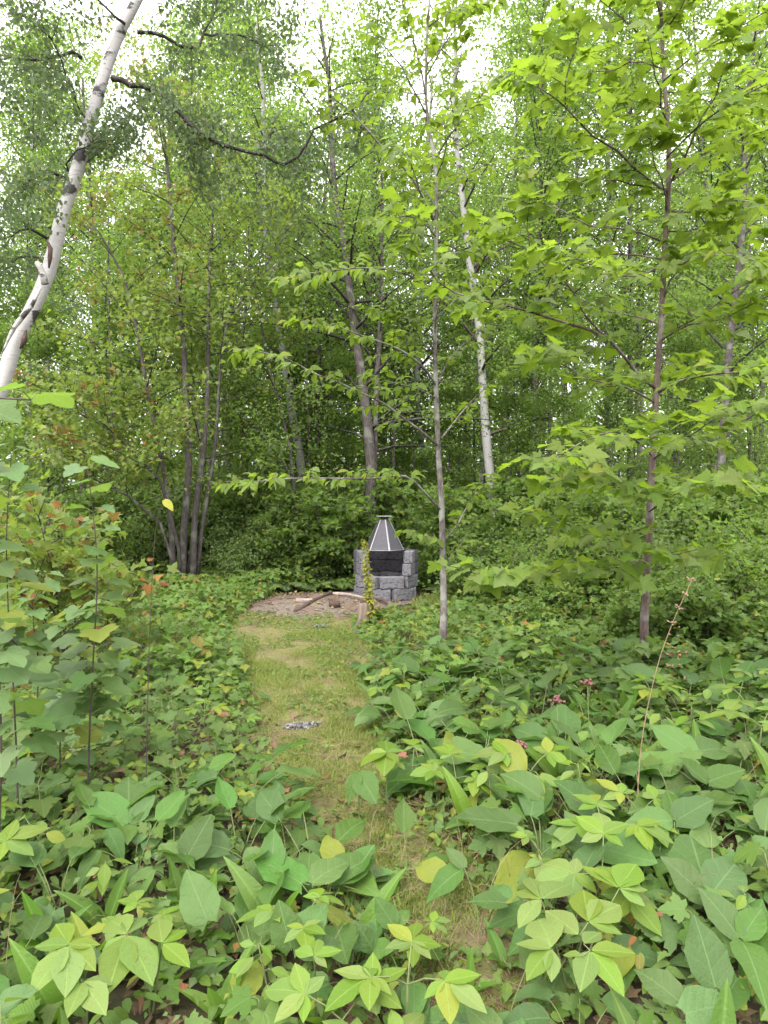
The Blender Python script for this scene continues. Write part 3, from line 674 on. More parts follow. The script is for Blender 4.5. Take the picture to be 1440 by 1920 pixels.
# right maple
Yr = 6.0; base = P(1209, 1190, Yr); base[2] = gz(base[0], Yr) - .05
tr = np.vstack([base, pl([(1209, 1175), (1212, 1100), (1217, 1000), (1222, 870), (1230, 720), (1238, 600), (1243, 470), (1250, 350), (1248, 250), (1240, 150), (1235, 60), (1233, 0), (1230, -120), (1228, -260)], Yr)])
RBR = [([(1253, 347), (1280, 300), (1310, 227), (1337, 187), (1343, 163), (1370, 90)], -.8, .011), ([(1257, 343), (1293, 313), (1317, 293), (1350, 280), (1430, 250)], .6, .010),
       ([(1247, 363), (1193, 327), (1153, 287), (1107, 260), (1057, 207), (1010, 173), (960, 155)], -1.0, .013), ([(1057, 203), (1057, 160), (1077, 90), (1090, 40)], -1.0, .007, -.7),
       ([(1240, 210), (1207, 197), (1170, 163), (1120, 120)], .6, .009), ([(1240, 70), (1270, 27), (1283, 0), (1300, -60)], -.4, .008),
       ([(1240, 457), (1200, 440), (1150, 430), (1103, 427), (1050, 397), (1000, 380)], -.8, .010), ([(1238, 610), (1193, 595), (1140, 585), (1080, 560)], .7, .009),
       ([(1229, 730), (1193, 700), (1167, 667), (1143, 640), (1113, 623), (1027, 597), (960, 577), (900, 565), (850, 550), (820, 530), (793, 490), (747, 407)], -1.1, .016),
       ([(1143, 640), (1120, 620), (1093, 590), (1073, 550), (1047, 517), (1020, 500), (993, 473), (960, 457), (915, 425)], -.9, .010, -.2),
       ([(993, 473), (987, 430), (987, 370)], -.8, .005, -.8),
       ([(1232, 737), (1267, 717), (1307, 707), (1360, 700), (1440, 695), (1500, 690)], -1.6, .012), ([(1226, 755), (1173, 727), (1110, 713), (1060, 687), (1000, 660)], -1.2, .010),
       ([(1224, 862), (1267, 827), (1293, 817), (1350, 780), (1420, 760)], -1.9, .009), ([(1222, 855), (1197, 830), (1150, 810), (1090, 830), (1040, 860)], -2.0, .008),
       ([(1213, 1040), (1187, 1020), (1147, 1003), (1103, 997), (1050, 977), (990, 960)], -1.6, .010), ([(1218, 935), (1177, 917), (1120, 890), (1060, 900)], -1.7, .008),
       ([(1216, 960), (1260, 930), (1320, 900), (1380, 900)], -2.0, .009), ([(1214, 1060), (1250, 1040), (1300, 1050)], -1.5, .007), ([(1213, 1050), (1150, 1060), (1060, 1070), (960, 1080), (900, 1080)], -2.1, .009),
       ([(1245, 400), (1300, 400), (1370, 380), (1440, 390)], -1.0, .009), ([(1242, 520), (1290, 490), (1360, 480), (1440, 500)], -1.2, .009), ([(1236, 640), (1290, 610), (1350, 600), (1430, 560)], -.8, .009),
       ([(1236, 120), (1180, 60), (1120, 10), (1080, -30)], -.7, .008), ([(1238, 160), (1300, 110), (1380, 60), (1450, 20)], -1.0, .008), ([(1246, 300), (1320, 230), (1400, 180), (1470, 150)], -1.6, .009),
       ([(1244, 500), (1180, 520), (1110, 500), (1040, 470)], -1.5, .009)]
limbs = [(pl(e[0], Yr + (e[3] if len(e) > 3 else 0), Yr + e[1]), e[2], .0025) for e in RBR]
right = near_tree('maple_tree', 'young maple with bright lobed leaves and thin brown trunk on the right', 'tree', base, tr,
    np.interp(np.linspace(0, 1, len(tr)), [0, .04, .35, .75, 1], [.041, .035, .026, .016, .005]), limbs, M['bark_maple'], LM['maple'], M['maple_m'], T_MAP, .15, .40, .105, .112, 22, extra=tr[int(len(tr) * .7):])

# left leaning birch
Yb = 6.5
tb = pl([(-235, 1290), (-190, 1150), (-120, 980), (-60, 850), (5, 725), (28, 650), (62, 585), (95, 510), (120, 410), (150, 320), (175, 230), (203, 140), (235, 60), (268, 0), (300, -90), (330, -200), (350, -330)], Yb, Yb + .6, .15)
base = tb[0].copy(); base[2] = gz(base[0], base[1]) - .05; tb = np.vstack([base, tb[1:]])
r = np.random.default_rng(31)
rt = root('leaning_birch', base, 'big white-barked birch leaning in from the left edge with long dark crooked limbs', 'tree')
a = Acc(); tube(a, tb - base, np.interp(np.linspace(0, 1, len(tb)), [0, .35, .75, 1], [.10, .072, .050, .026]), 18, .08); a.build('trunk', M['birch'], rt)
BB = [([(215, 155), (250, 165), (290, 178), (330, 205), (370, 250), (430, 280), (480, 293), (535, 312), (560, 300), (590, 250), (620, 235), (660, 215), (690, 180)], .029, -.4), ([(480, 293), (510, 255), (540, 248)], .010, .3),
      ([(345, 215), (356, 235), (360, 260)], .010, .1), ([(280, 175), (300, 215), (330, 232), (350, 232)], .010, -.2), ([(150, 345), (130, 340), (95, 325), (60, 345), (45, 365)], .018, -.5), ([(140, 345), (130, 310), (150, 285), (200, 270)], .010, -.3),
      ([(160, 118), (140, 105), (120, 112), (95, 120), (50, 118), (-20, 120)], .020, -.3), ([(262, 70), (310, 75), (340, 95), (380, 98), (386, 72), (405, 30), (412, -10)], .020, .4), ([(386, 73), (430, 72), (480, 88), (530, 95)], .012, .6),
      ([(92, 450), (60, 430), (30, 445), (-10, 458)], .015, -.4), ([(175, 235), (150, 200), (120, 120), (90, 60), (60, 20)], .012, -.7), ([(240, 55), (200, 20), (150, -30), (100, -60)], .014, -.4), ([(290, -60), (350, -90), (430, -80), (500, -40)], .014, .4),
      ([(150, 330), (180, 290), (200, 250), (240, 230)], .009, .6), ([(100, 500), (60, 480), (20, 500)], .010, .2)]
clus = []
ta = Acc()
for p_, r0, dy in BB:
    p = pl(p_, Yb + .4, Yb + .4 + dy, .1); p[1:-1] += (r.random((len(p) - 2, 3)) - .5) * .035
    a = Acc(); tube(a, p - base, np.linspace(r0, r0 * .22, len(p)), 7, .2); a.build('branch', M['bark_limb'], rt)
    tw = twigs_on(p, .15 if r0 > .025 else .12, .7, r, start=.12, flat=.0)
    for t in tw:
        if r0 > .025: t[:, 1] += np.linspace(0, 1, len(t)) * r.uniform(.2, .9)
        t[:, 2] += np.linspace(0, 1, len(t)) ** 1.5 * r.uniform(-.45, .3); tube(ta, t - base, np.linspace(.005, .0015, len(t)), 3); clus.append(t)
        for t2 in twigs_on(t, .14, .3, r, start=.2, flat=0): clus.append(t2); tube(ta, t2 - base, np.linspace(.0025, .001, len(t2)), 3)
tag(ta.build('twigs', M['twig'], rt), kind='stuff')
pos = np.concatenate([np.stack([np.interp(r.random(9), np.linspace(0, 1, len(t)), t[:, i]) for i in range(3)], -1) if False else t[0] + (t[-1] - t[0]) * r.random((17, 1)) for t in clus]); K = len(pos)
pos = pos + r.normal(size=(K, 3)) * .06; d = r.normal(size=(K, 3)); d[:, 2] -= .9; n = r.normal(size=(K, 3)) * .8 + (0, 0, .7)
a = Acc(); a.scatter(T_K, pos - base, d, n, r.uniform(.036, .062, K), r.random(K)); tag(a.build('leaves', M['birch_l'], rt), kind='stuff'); print('birch leaves', K)
a = Acc(); p = pl([(88, 535), (80, 505), (72, 494)], Yb + .0, Yb - .05, .05); tube(a, p - base, np.linspace(.034, .022, len(p)), 9, .4); a.build('stub', M['birch'], rt)
for q in ([(8, 660), (30, 615), (62, 575), (80, 540)], [(95, 505), (98, 470), (92, 455)], [(40, 655), (48, 640), (52, 620)]):
    a = Acc(); p = pl(q, Yb - .13, Yb - .13, .06); tube(a, p - base, np.interp(np.linspace(0, 1, len(p)), [0, .5, 1], [.008, .028, .01]), 6, .3); a.build('bark_flap', M['rot'] if q[0][0] != 8 else M['birch'], rt)

# ------------------------------------------------------------------ generic woodland foliage
def crown(r, trunk, tr_r, start, nb, blen, K, lsize, elev=(10, 50), sub=9, twl=.45, wood=None, tint_fn=None, tpl=T_K, up=.7, spread=1.0):
    """branches off a trunk polyline; returns leaf arrays. wood collects limb tubes"""
    L = np.linspace(0, 1, len(trunk)); S, E = [], []
    for i in range(nb):
        t = start + (1 - start) * ((i + r.random()) / nb) ** .85; p0 = np.array([np.interp(t, L, trunk[:, k]) for k in range(3)])
        az = i * 2.399 + r.normal() * .5; el = R(r.uniform(*elev)) + t * .35; ln = blen * (1.05 - .5 * ((t - start) / (1 - start))) * r.uniform(.65, 1.2)
        dh = np.array((math.cos(az) * math.cos(el), math.sin(az) * math.cos(el), math.sin(el)))
        u = np.linspace(0, 1, 6)[:, None]; bp = p0 + dh * ln * u + np.array((0, 0, -1)) * ln * .16 * u ** 2 + np.cumsum(r.normal(size=(6, 3)) * .03 * ln * .3, 0) * (u > 0)
        if wood is not None: tube(wood, bp, np.linspace(max(.006, np.interp(t, L, tr_r) * .42), .003, 6), 4, cap=False)
        for j in range(sub):
            v = .18 + .82 * (j + r.random()) / sub; q = np.array([np.interp(v, u[:, 0], bp[:, k]) for k in range(3)])
            dd = unit(dh * .6 + r.normal(size=3) * np.array((.8, .8, .35)) + (0, 0, .05)); tl = twl * r.uniform(.5, 1.3); S.append(q); E.append(q + dd * tl)
            if wood is not None and j % 2 == 0: tube(wood, [q, q + dd * tl * .5, q + dd * tl], [.004, .003, .0015], 3, cap=False)
    S, E = np.array(S), np.array(E); nt = len(S); idx = np.repeat(np.arange(nt), K); m = len(idx)
    u = r.random((m, 1)); pos = S[idx] + (E - S)[idx] * u + r.normal(size=(m, 3)) * np.array((.06, .06, .035)) * spread
    d = (E - S)[idx] / twl + r.normal(size=(m, 3)) * .8; d[:, 2] -= .35; n = r.normal(size=(m, 3)) * .45 + (0, 0, up)
    rn = np.clip(np.repeat(r.random(nt), K) * .4 + r.random(m) * .6, 0, 1); ti = tint_fn(pos, r) if tint_fn else None
    return pos, d, n, lsize * r.uniform(.65, 1.25, m), rn, ti

def stems_tree(name, label, cat, stems, bark, leafmat, args, seed, group=None, tint_fn=None, tpl=T_K, start=.3):
    """stems: list of (world polyline, r0, r1); every stem a part with one crown"""
    r = np.random.default_rng(seed); base = stems[0][0][0].copy(); base[2] = gz(base[0], base[1]); rt = root(name, base, label, cat, group)
    ca = Acc(); wd = Acc()
    for p, r0, r1 in stems:
        a = Acc(); rr = np.interp(np.linspace(0, 1, len(p)), [0, .06, 1], [r0 * 1.18, r0, r1]); tube(a, p - base, rr, 9, .10); a.build('trunk', bark, rt)
        pos, d, n, s, rn, ti = crown(r, p - base, rr, start if np.isscalar(start) else start, wood=wd, tint_fn=tint_fn, **args); ca.scatter(tpl, pos, d, n, s, rn, ti)
    tag(wd.build('limbs', M['bark_limb'] if bark != M['birch_far'] else M['twig'], rt), kind='stuff'); tag(ca.build('crown', leafmat, rt), kind=None); return rt

def gstem(pts, Y, r0, r1, Y1=None, top=None, step=.4):
    """trunk from the ground through pixels"""
    Y1 = Y if Y1 is None else Y1; p = pl(pts, Y, Y1, step); b = p[0].copy(); b[2] = gz(b[0], b[1]) - .05
    if p[0][2] - b[2] > .1: p = np.vstack([b, p])
    else: p[0] = b
    if top is not None:
        dv = unit(p[-1] - p[-3]); dv = unit(dv * (.6, .6, 1) + (0, 0, .2)); k = int(max(2, (top - p[-1][2]) / .5)); 
        ex = p[-1] + dv * np.linspace(.4, max(.5, top - p[-1][2]), k)[:, None] + np.cumsum(rng.normal(size=(k, 3)) * .04, 0); p = np.vstack([p, ex])
    return (p, r0, r1)

def clump_tint(pos, r):
    low = (pos[:, 2] < 3.6) & (pos[:, 0] < .1); top = (pos[:, 2] > 5.2) & (pos[:, 0] < 0.4)
    t = r.random(len(pos)); cl = .5 + .5 * np.sin(pos[:, 0] * 5 + 1) * np.sin(pos[:, 2] * 4.3) * np.sin(pos[:, 1] * 4)
    return np.where(low & (cl > .72) & (t < .5), .9, np.where(top & (cl > .62) & (t < .55), .7, np.where(t < .03, .6, .0)))
Yk = 12.2
stems = [gstem([(342, 1110), (344, 1000), (354, 880), (350, 750), (345, 640), (335, 540), (325, 420), (320, 350), (310, 250)], Yk, .068, .018, top=9),
         gstem([(325, 1108), (318, 950), (300, 850), (275, 720), (262, 640), (255, 600), (235, 520), (190, 440), (150, 400)], Yk - .1, .050, .012, Yk - .8),
         gstem([(360, 1108), (366, 960), (382, 850), (390, 740), (392, 600), (395, 500), (400, 430)], Yk - .05, .058, .015, Yk + .4, top=8.2),
         gstem([(368, 1105), (377, 1000), (402, 850), (412, 720), (417, 650), (430, 600), (500, 500), (560, 400)], Yk + .1, .042, .01, Yk + .2),
         gstem([(332, 1108), (322, 1050), (300, 980), (240, 930), (180, 900), (130, 870)], Yk - .15, .03, .008, Yk - 1.4),
         gstem([(338, 1108), (335, 1030), (318, 960), (300, 900), (262, 860), (200, 800), (120, 760)], Yk - .2, .036, .008, Yk - 1.2),
         gstem([(352, 1108), (362, 1010), (372, 930), (378, 850), (374, 800), (365, 740), (360, 650)], Yk + .15, .05, .012, Yk + 1)]
stems_tree('maple_clump', 'many-stemmed dark maple clump left of the clearing, its low leaves turning orange', 'tree', stems, M['bark_dark'], M['clump_l'],
    dict(nb=18, blen=2.1, K=12, lsize=.075, sub=8, elev=(0, 40), twl=.45, spread=2.0), 41, tint_fn=clump_tint, tpl=T_ML, start=.5)

bg = [('dark_trunk_tree', 'dark twin-trunked tree rising directly behind the fire pit hood', [gstem([(691, 1010), (690, 950), (697, 900), (692, 820), (680, 720), (665, 620), (655, 540), (640, 420)], 13.2, .115, .03, top=10.5), gstem([(700, 1010), (700, 900), (705, 760), (708, 690), (712, 640), (715, 560)], 13.3, .075, .02, top=8)], 'bark_dark', 'wood_l'),
      ('birch_tree', 'mottled birch with white and black bark left of the twin dark trunks', [gstem([(574, 1000), (570, 940), (562, 850), (545, 760), (535, 680), (520, 600), (512, 540), (500, 450)], 15, .105, .03, top=12)], 'birch_far', 'wood_l'),
      ('birch_tree', 'slim patchy birch just left of the fire pit hood, between larger trunks', [gstem([(626, 1010), (622, 900), (620, 800), (618, 720), (622, 600)], 17, .085, .03, top=12)], 'birch_far', 'wood_l'),
      ('dark_trunk_tree', 'straight thin dark tree between the mottled birch and the twin trunks', [gstem([(597, 1000), (597, 840), (600, 730), (598, 600), (604, 470)], 16, .055, .02, top=10)], 'bark_dark', 'wood_l'),
      ('young_tree', 'spindly dark young tree with a slanting fork behind the left clearing edge', [gstem([(556, 1020), (550, 900), (545, 850), (520, 740), (505, 690), (490, 600)], 13, .04, .01, top=7), gstem([(556, 1020), (548, 900), (500, 820), (440, 770), (415, 740)], 13, .03, .01)], 'bark_dark', 'wood_l'),
      ('birch_tree', 'white birch right of the centre sapling with a kinked trunk', [gstem([(932, 1010), (925, 940), (915, 860), (907, 760), (903, 690), (898, 620), (892, 570), (880, 500), (866, 380)], 14, .105, .03, top=11.5)], 'birch_far', 'wood_l'),
      ('birch_tree', 'dark-stained birch trunk seen between the hood and the centre sapling', [gstem([(798, 1000), (795, 870), (785, 800), (782, 700), (790, 560)], 17, .10, .03, top=12)], 'birch_far', 'wood_l'),
      ('young_tree', 'very thin dark stem behind the hood, left of the dark-stained birch', [gstem([(766, 1000), (763, 900), (766, 860), (772, 760), (778, 650)], 17.5, .045, .015, top=9)], 'bark_dark', 'wood_l'),
      ('young_tree', 'thin dark stem between the centre sapling and the kinked white birch', [gstem([(860, 1000), (861, 920), (862, 830), (868, 760), (880, 680)], 15.5, .035, .01, top=8)], 'bark_dark', 'wood_l'),
      ('young_tree', 'thin dark upright stem close against the left side of the kinked white birch', [gstem([(886, 1000), (890, 900), (888, 780), (893, 720), (900, 640)], 16.5, .035, .01, top=9)], 'bark_dark', 'wood_l'),
      ('aspen_tree', 'straight smooth pale grey trunk seen through the leaves left of the right maple', [gstem([(1135, 1010), (1137, 880), (1138, 780), (1140, 690), (1135, 600), (1138, 480)], 16, .085, .03, top=13)], 'birch_far', 'wood_l'),
      ('dark_trunk_tree', 'leafy dark tree with spreading limbs at the right edge behind the maple', [gstem([(1345, 1010), (1352, 860), (1355, 800), (1360, 720), (1365, 650), (1375, 560), (1385, 470), (1390, 400), (1390, 300)], 11.5, .075, .03, top=9.5), gstem([(1358, 790), (1372, 755), (1400, 730), (1445, 703), (1500, 690)], 11.5, .03, .01)][:1], 'bark_dark', 'wood_l'),
      ('young_tree', 'thin dark stem left of the pale smooth trunk, seen beneath the maple leaves', [gstem([(1028, 1000), (1030, 860), (1030, 760), (1032, 640)], 16, .05, .02, top=9)], 'bark_dark', 'wood_l'),
      ('dark_trunk_tree', 'tall dark tree filling the gap between the leaning birch and the maple clump', [gstem([(150, 1010), (160, 850), (175, 700), (180, 520), (170, 350)], 19, .09, .03, top=13)], 'bark_dark', 'wood_l'),
      ('young_tree', 'slender dark tree just right of the maple clump', [gstem([(432, 1010), (428, 900), (436, 760), (455, 640), (470, 480)], 15, .055, .015, top=9.5)], 'bark_dark', 'wood_l')]
for i, (nm, lb, st_, bk, lf) in enumerate(bg):
    big = max(s[0][-1][2] for s in st_)
    stems_tree(nm, lb, 'tree', st_, M[bk], M[lf], dict(nb=30 if big > 8.5 else 20, blen=2.2 if big > 8.5 else 1.5, K=14, lsize=.075, sub=8, elev=(0, 45), spread=2.6), 60 + i, start=.24, tpl=T_K)

r = np.random.default_rng(71)
for i, (px, lean, Y, w) in enumerate([(215, -10, 15, .03), (405, 30, 16.5, .035), (470, -35, 14, .03), (528, 25, 18, .045), (583, -12, 14.5, .028), (645, 18, 15.5, .035), (668, -30, 16, .03), (735, 12, 14.5, .03), (748, 30, 18.5, .05), (782, -22, 15.5, .028), (905, 25, 17.5, .045), (960, -15, 15, .03), (985, 22, 18, .04), (1075, -25, 17, .045), (1185, 12, 18, .05), (1262, 10, 15.5, .03), (1310, -20, 18, .045), (1420, -14, 15, .04)]):
    where = 'left of' if px < 724 else 'right of'
    stems_tree('slender_tree', 'thin dark bare-stemmed young tree %s the fire pit, %s' % (where, ['leaning left', 'leaning right'][lean > 0] + (' near the front' if Y < 16 else ' deeper in the wood')), 'tree',
        [gstem([(px, 1010), (px + lean * .2, 880), (px + lean * .5, 760), (px + lean * .7, 650), (px + lean, 520)], Y, w, .012, top=8.5)], M['bark_dark'], M['wood_l'], dict(nb=16, blen=1.4, K=12, lsize=.075, sub=6, elev=(10, 50), spread=2.0), 700 + i, group='thin dark young trees %s the pit' % where, start=.42, tpl=T_K)
# woodland behind: a few kinds, each copied
def variant(seed, H, r0, start, nb, blen, K, ls, bark, lmat, lean=.3, sub=9, tpl=T_K, nst=1):
    r = np.random.default_rng(seed); tm, wd, ca = Acc(), Acc(), Acc()
    for s_ in range(nst):
        t = np.linspace(0, 1, 14)[:, None]; dv = np.array((r.normal() * lean, r.normal() * lean, 0)) * (1 if nst == 1 else 3)
        p = np.array((0, 0, H)) * t * (r.uniform(.7, 1) if s_ else 1) + dv * t ** 1.5 + np.cumsum(r.normal(size=(14, 3)) * .035, 0) * (1, 1, .2); p[0] = (0, 0, -.1)
        rr = np.interp(t[:, 0], [0, .08, 1], [r0 * 1.2, r0, .012]); tube(tm, p, rr, 8, .1)
        pos, d, n, s, rn, ti = crown(r, p, rr, start, nb, blen * 1.15, K, ls, wood=wd, sub=sub, spread=3.2); ca.scatter(tpl, pos, d, n, s, rn, ti)
    tm2 = tm; 
    for v, f, u, a_, b_, m_ in zip(wd.V, wd.F, wd.U, wd.A, wd.B, wd.M): pass
    return tm2.mesh('trunk', M[bark]), wd.mesh('limbs', M['bark_limb']), ca.mesh('crown', M[lmat])
VAR = [variant(1, 15.5, .10, .36, 70, 2.6, 16, .10, 'birch_far', 'wood_l'), variant(2, 14.0, .085, .33, 70, 2.5, 16, .095, 'bark_dark', 'wood_l'),
       variant(3, 18, .12, .30, 76, 2.8, 16, .105, 'bark_grey', 'wood_l'), variant(4, 9.0, .055, .06, 50, 1.9, 28, .10, 'bark_dark', 'wood_l'), variant(5, 12.5, .07, .30, 60, 2.3, 16, .095, 'birch_far', 'wood_l')]
VN = ['birch_tree', 'dark_trunk_tree', 'grey_trunk_tree', 'young_tree', 'birch_tree']
VL = ['tall white-stemmed birch in the wood', 'dark-stemmed leafy tree in the wood', 'tallest grey-stemmed tree in the wood', 'small low-branched tree in the wood', 'shorter pale-stemmed birch in the wood']
r = np.random.default_rng(77); placed = []
def put(var, x, y, rz, sc, name, label, cat, group):
    px = CX + x / y * F_PX; z_ = [(120, 'at the far left edge'), (300, 'left of the maple clump'), (430, 'behind the maple clump'), (560, 'left of the fire pit'), (700, 'just left behind the hood'), (800, 'straight behind the hood'), (900, 'behind the centre sapling'), (1040, 'right of the kinked birch'), (1180, 'left of the right maple'), (1300, 'behind the right maple'), (99999, 'at the far right edge')]
    w = next(t for e, t in z_ if px < e); dp = 'before the wood' if y < 12.6 else 'front rank' if y < 15.5 else 'second rank' if y < 18 else 'third rank' if y < 21 else 'fourth rank' if y < 24 else 'fifth rank' if y < 28 else 'sixth rank' if y < 32 else 'deepest rank'
    label = label + ', ' + w + ', ' + dp; group = group + ', ' + w + ', ' + dp
    rt = root(name, (x, y, float(gz(x, y))), label, cat, group, rz, sc)
    for me in var: 
        o = link(me.name.split('.')[0], me, rt)
        if me.name.startswith('limbs'): o['kind'] = 'stuff'
    return rt
cnt = 0
for Y in (16.5, 19.5, 23, 27.5, 33):
    sp_ = 2.7 + (Y - 16) * .06; hw = Y * .60 + 1.5; x = -hw + r.random() * 2
    while x < hw:
        xx, yy = x + r.normal() * .5, Y + r.normal() * 1.0
        px = CX + xx / yy * F_PX
        thin = (px < 230 and Y < 30)
        if not (thin and r.random() < .45):
            k = int(r.choice([0, 1, 2, 3, 4] if Y < 20 else [0, 1, 2, 1, 4]))
            put(VAR[k], xx, yy, r.random() * 6.28, r.uniform(.82, 1.12), VN[k], VL[k], 'tree', ['birches in the wood behind the clearing', 'dark trees in the wood behind the clearing', 'grey trees in the wood behind the clearing', 'low trees in the wood behind the clearing', 'short birches in the wood behind the clearing'][k]); cnt += 1
        x += sp_ * r.uniform(.7, 1.3)
for (px, Y, sc, k) in [(90, 14.5, .62, 3), (205, 15.5, .7, 3), (455, 14.2, .5, 3), (500, 15.8, .6, 3), (640, 14.6, .5, 3), (735, 15.4, .58, 3), (750, 17.5, .7, 3), (840, 14.8, .5, 3), (975, 14.2, .55, 3), (1070, 13.2, .52, 3), (1160, 14.5, .6, 3), (1270, 13.6, .58, 3), (1400, 13.2, .6, 3), (600, 18, .75, 3), (1000, 17, .7, 3), (380, 17, .75, 3), (-20, 13, .7, 3), (1330, 16.5, .75, 3)]:
    put(VAR[k], (px - CX) / F_PX * Y, Y, r.random() * 6.28, sc, 'sapling', 'slim leafy green sapling', 'tree', 'saplings at the edge of the wood')
for (px, Y, sc, k) in [(300, 24, 1.0, 2), (430, 21, .95, 2), (205, 27, 1.05, 2), (940, 21, .95, 2), (1015, 26, 1.05, 2), (880, 25, 1.0, 0), (350, 29, 1.1, 2), (520, 25, 1, 0), (90, 22, 1, 0), (1200, 24, 1, 2), (1380, 20, .9, 2)]:
    put(VAR[k], (px - CX) / F_PX * Y, Y, r.random() * 6.28, sc, VN[k], VL[k], 'tree', ['birches in the wood behind the clearing', '', 'grey trees in the wood behind the clearing'][k])
print('wood trees', cnt)

# shrub layer
def shrub(seed, H, nst, K, ls, lmat, tpl=T_K, blen=.6, nb=9):
    r = np.random.default_rng(seed); tm, ca = Acc(), Acc()
    for s_ in range(nst):
        an = r.random() * 6.28; ln = r.uniform(.25, .8) * H * .6; t = np.linspace(0, 1, 7)[:, None]; h = H * r.uniform(.6, 1)
        p = np.array((math.cos(an) * ln, math.sin(an) * ln, h)) * t ** np.array((1.3, 1.3, 1)) + r.normal(size=(7, 3)) * .01; p[0] = (math.cos(an) * .05, math.sin(an) * .05, -.04)
        rr = np.linspace(.012, .003, 7) * (H / 1.2) ** .5; tube(tm, p, rr, 5)
        pos, d, n, s, rn, ti = crown(r, p, rr, .15, nb, blen, K, ls, wood=tm, sub=4, twl=.28, elev=(-5, 40), up=1.0); ca.scatter(tpl, pos, d, n, s, rn, ti)
    return tm.mesh('stems', M['twig']), ca.mesh('foliage', M[lmat])
def fern(seed, L=.6, nf=9):
    r = np.random.default_rng(seed); out = []
    for f in range(nf):
        a = Acc(); an = f * 6.28 / nf + r.normal() * .2; t = np.linspace(0, 1, 16); ll = L * r.uniform(.8, 1.15)
        h = ll * (.75 * t - .62 * t ** 2.2); rad = ll * (.25 * t + .62 * t ** 1.4); mid = np.stack([np.cos(an) * rad, np.sin(an) * rad, h], -1); tube(a, mid, np.linspace(.004, .001, 16), 3)
        T = unit(np.gradient(mid, axis=0)); lat = np.array((-math.sin(an), math.cos(an), 0))
        for sd in (-1, 1):
            k = 26; u = np.linspace(.12, 1, k); q = np.stack([np.interp(u, t, mid[:, i]) for i in range(3)], -1); TT = np.stack([np.interp(u, t, T[:, i]) for i in range(3)], -1)
            w = ll * .24 * np.sin(np.pi * u ** .8) ** .8 * (u < .98) + .01; d = lat * sd + TT * .45 + r.normal(size=(k, 3)) * .05; n = np.cross(TT, lat) * -1 + r.normal(size=(k, 3)) * .1; n = np.where(n[:, 2:] < 0, -n, n)
            a.scatter(t_kite(.16, .1, .25), q, d, n, w, np.full(k, r.random()))
        out.append(a.mesh('frond', M['fern_l']))
    return out
SH = [shrub(1, 1.4, 8, 8, .075, 'shade_l', blen=.55), shrub(2, 1.1, 8, 9, .07, 'wood_l', blen=.5), shrub(3, 2.2, 8, 10, .08, 'shade_l', blen=.75, nb=12), shrub(4, .8, 9, 8, .07, 'cover_l', T_ML, blen=.35, nb=6), shrub(5, 1.9, 7, 10, .085, 'wood_l', T_ML, blen=.7, nb=12)]
FE = [fern(1), fern(2, .75, 11)]
SN = ['leafy_shrub', 'leafy_shrub', 'tall_shrub', 'bramble_bush', 'tall_shrub']
SLB = ['dark green waist-high shrub', 'mid-green knee-high shrub', 'tall dark green shrub', 'low bramble with lobed leaves', 'tall light green shrub']
SG = ['dark shrubs in the thicket behind the fire pit', 'knee-high shrubs at the foot of the wood', 'tall dark shrubs under the trees', 'low brambles in the undergrowth', 'tall light shrubs at the wood edge']
r = np.random.default_rng(78)
def shr(k, x, y, sc=1.0): return put(SH[k], x, y, r.random() * 6.28, sc * r.uniform(.85, 1.15), SN[k], SLB[k], 'shrub', SG[k])
for Y, sp_ in ((12.9, .95), (13.9, 1.1), (15.2, 1.3), (17, 1.5), (19.5, 1.5), (23, 1.9)):
    hw = Y * .58 + .5; x = -hw
    while x < hw:
        px = CX + x / Y * F_PX
        if not (Y < 13.5 and 260 < px < 420): shr(int(r.choice([0, 1, 1, 2, 4] if Y > 13.5 else [0, 1, 1, 4])), x + r.normal() * .2, Y + r.normal() * .3, 1.0 if Y < 17 else 1.25)
        x += sp_ * r.uniform(.7, 1.3)
# right-hand bank of brush, and left side in front of the clump
for (x, y, k, sc) in [(1.3, 12.1, 1, 1), (1.9, 11.6, 0, .9), (2.6, 11.2, 1, 1.1), (3.4, 10.8, 4, .8), (4.3, 10.4, 1, 1.1), (2.2, 10.4, 3, 1), (3.0, 9.9, 1, .9), (3.8, 9.4, 0, .8), (4.8, 9.0, 4, .7), (1.5, 10.6, 3, .8), (2.4, 9.2, 3, .9), (3.2, 8.6, 1, .8), (4.0, 8.1, 3, 1.0), (2.0, 8.3, 3, .8), (2.8, 7.8, 3, .9), (3.5, 7.2, 1, .75), (4.1, 6.7, 3, .9),
                      (1.6, 7.4, 3, .65), (5.2, 11, 4, 1), (5.6, 9.6, 1, 1.2), (-2.7, 12.2, 0, .7), (-2.2, 12.6, 0, .9), (-1.7, 12.7, 1, .8), (-4.6, 12.4, 1, .9), (-5.3, 12, 4, .8), (-5.2, 10.6, 1, .9), (-4.4, 11.2, 3, 1), (-6.0, 11.2, 0, 1.1), (-1.1, 12.8, 0, .8), (-.5, 12.9, 0, .8), (.8, 12.4, 1, .7), (-4.7, 9.4, 3, .8), (2.1, 12.3, 4, .8), (2.9, 12.0, 1, 1.2), (3.6, 11.8, 4, .9), (4.4, 11.5, 1, 1.3), (5.1, 10.4, 4, .9), (4.7, 9.7, 1, 1.2), (3.4, 9.9, 3, 1.2), (2.7, 10.3, 1, .9), (4.5, 8.6, 1, 1.1), (3.8, 7.8, 3, 1.1), (3.2, 6.7, 3, .8), (2.6, 6.9, 3, .75), (3.7, 6.0, 3, .8), (2.1, 9.3, 1, .7), (1.4, 8.9, 3, .8), (1.2, 10.9, 1, .7), (5.0, 7.9, 1, 1.1)]:
    shr(k, x, y, sc)
nf = 0
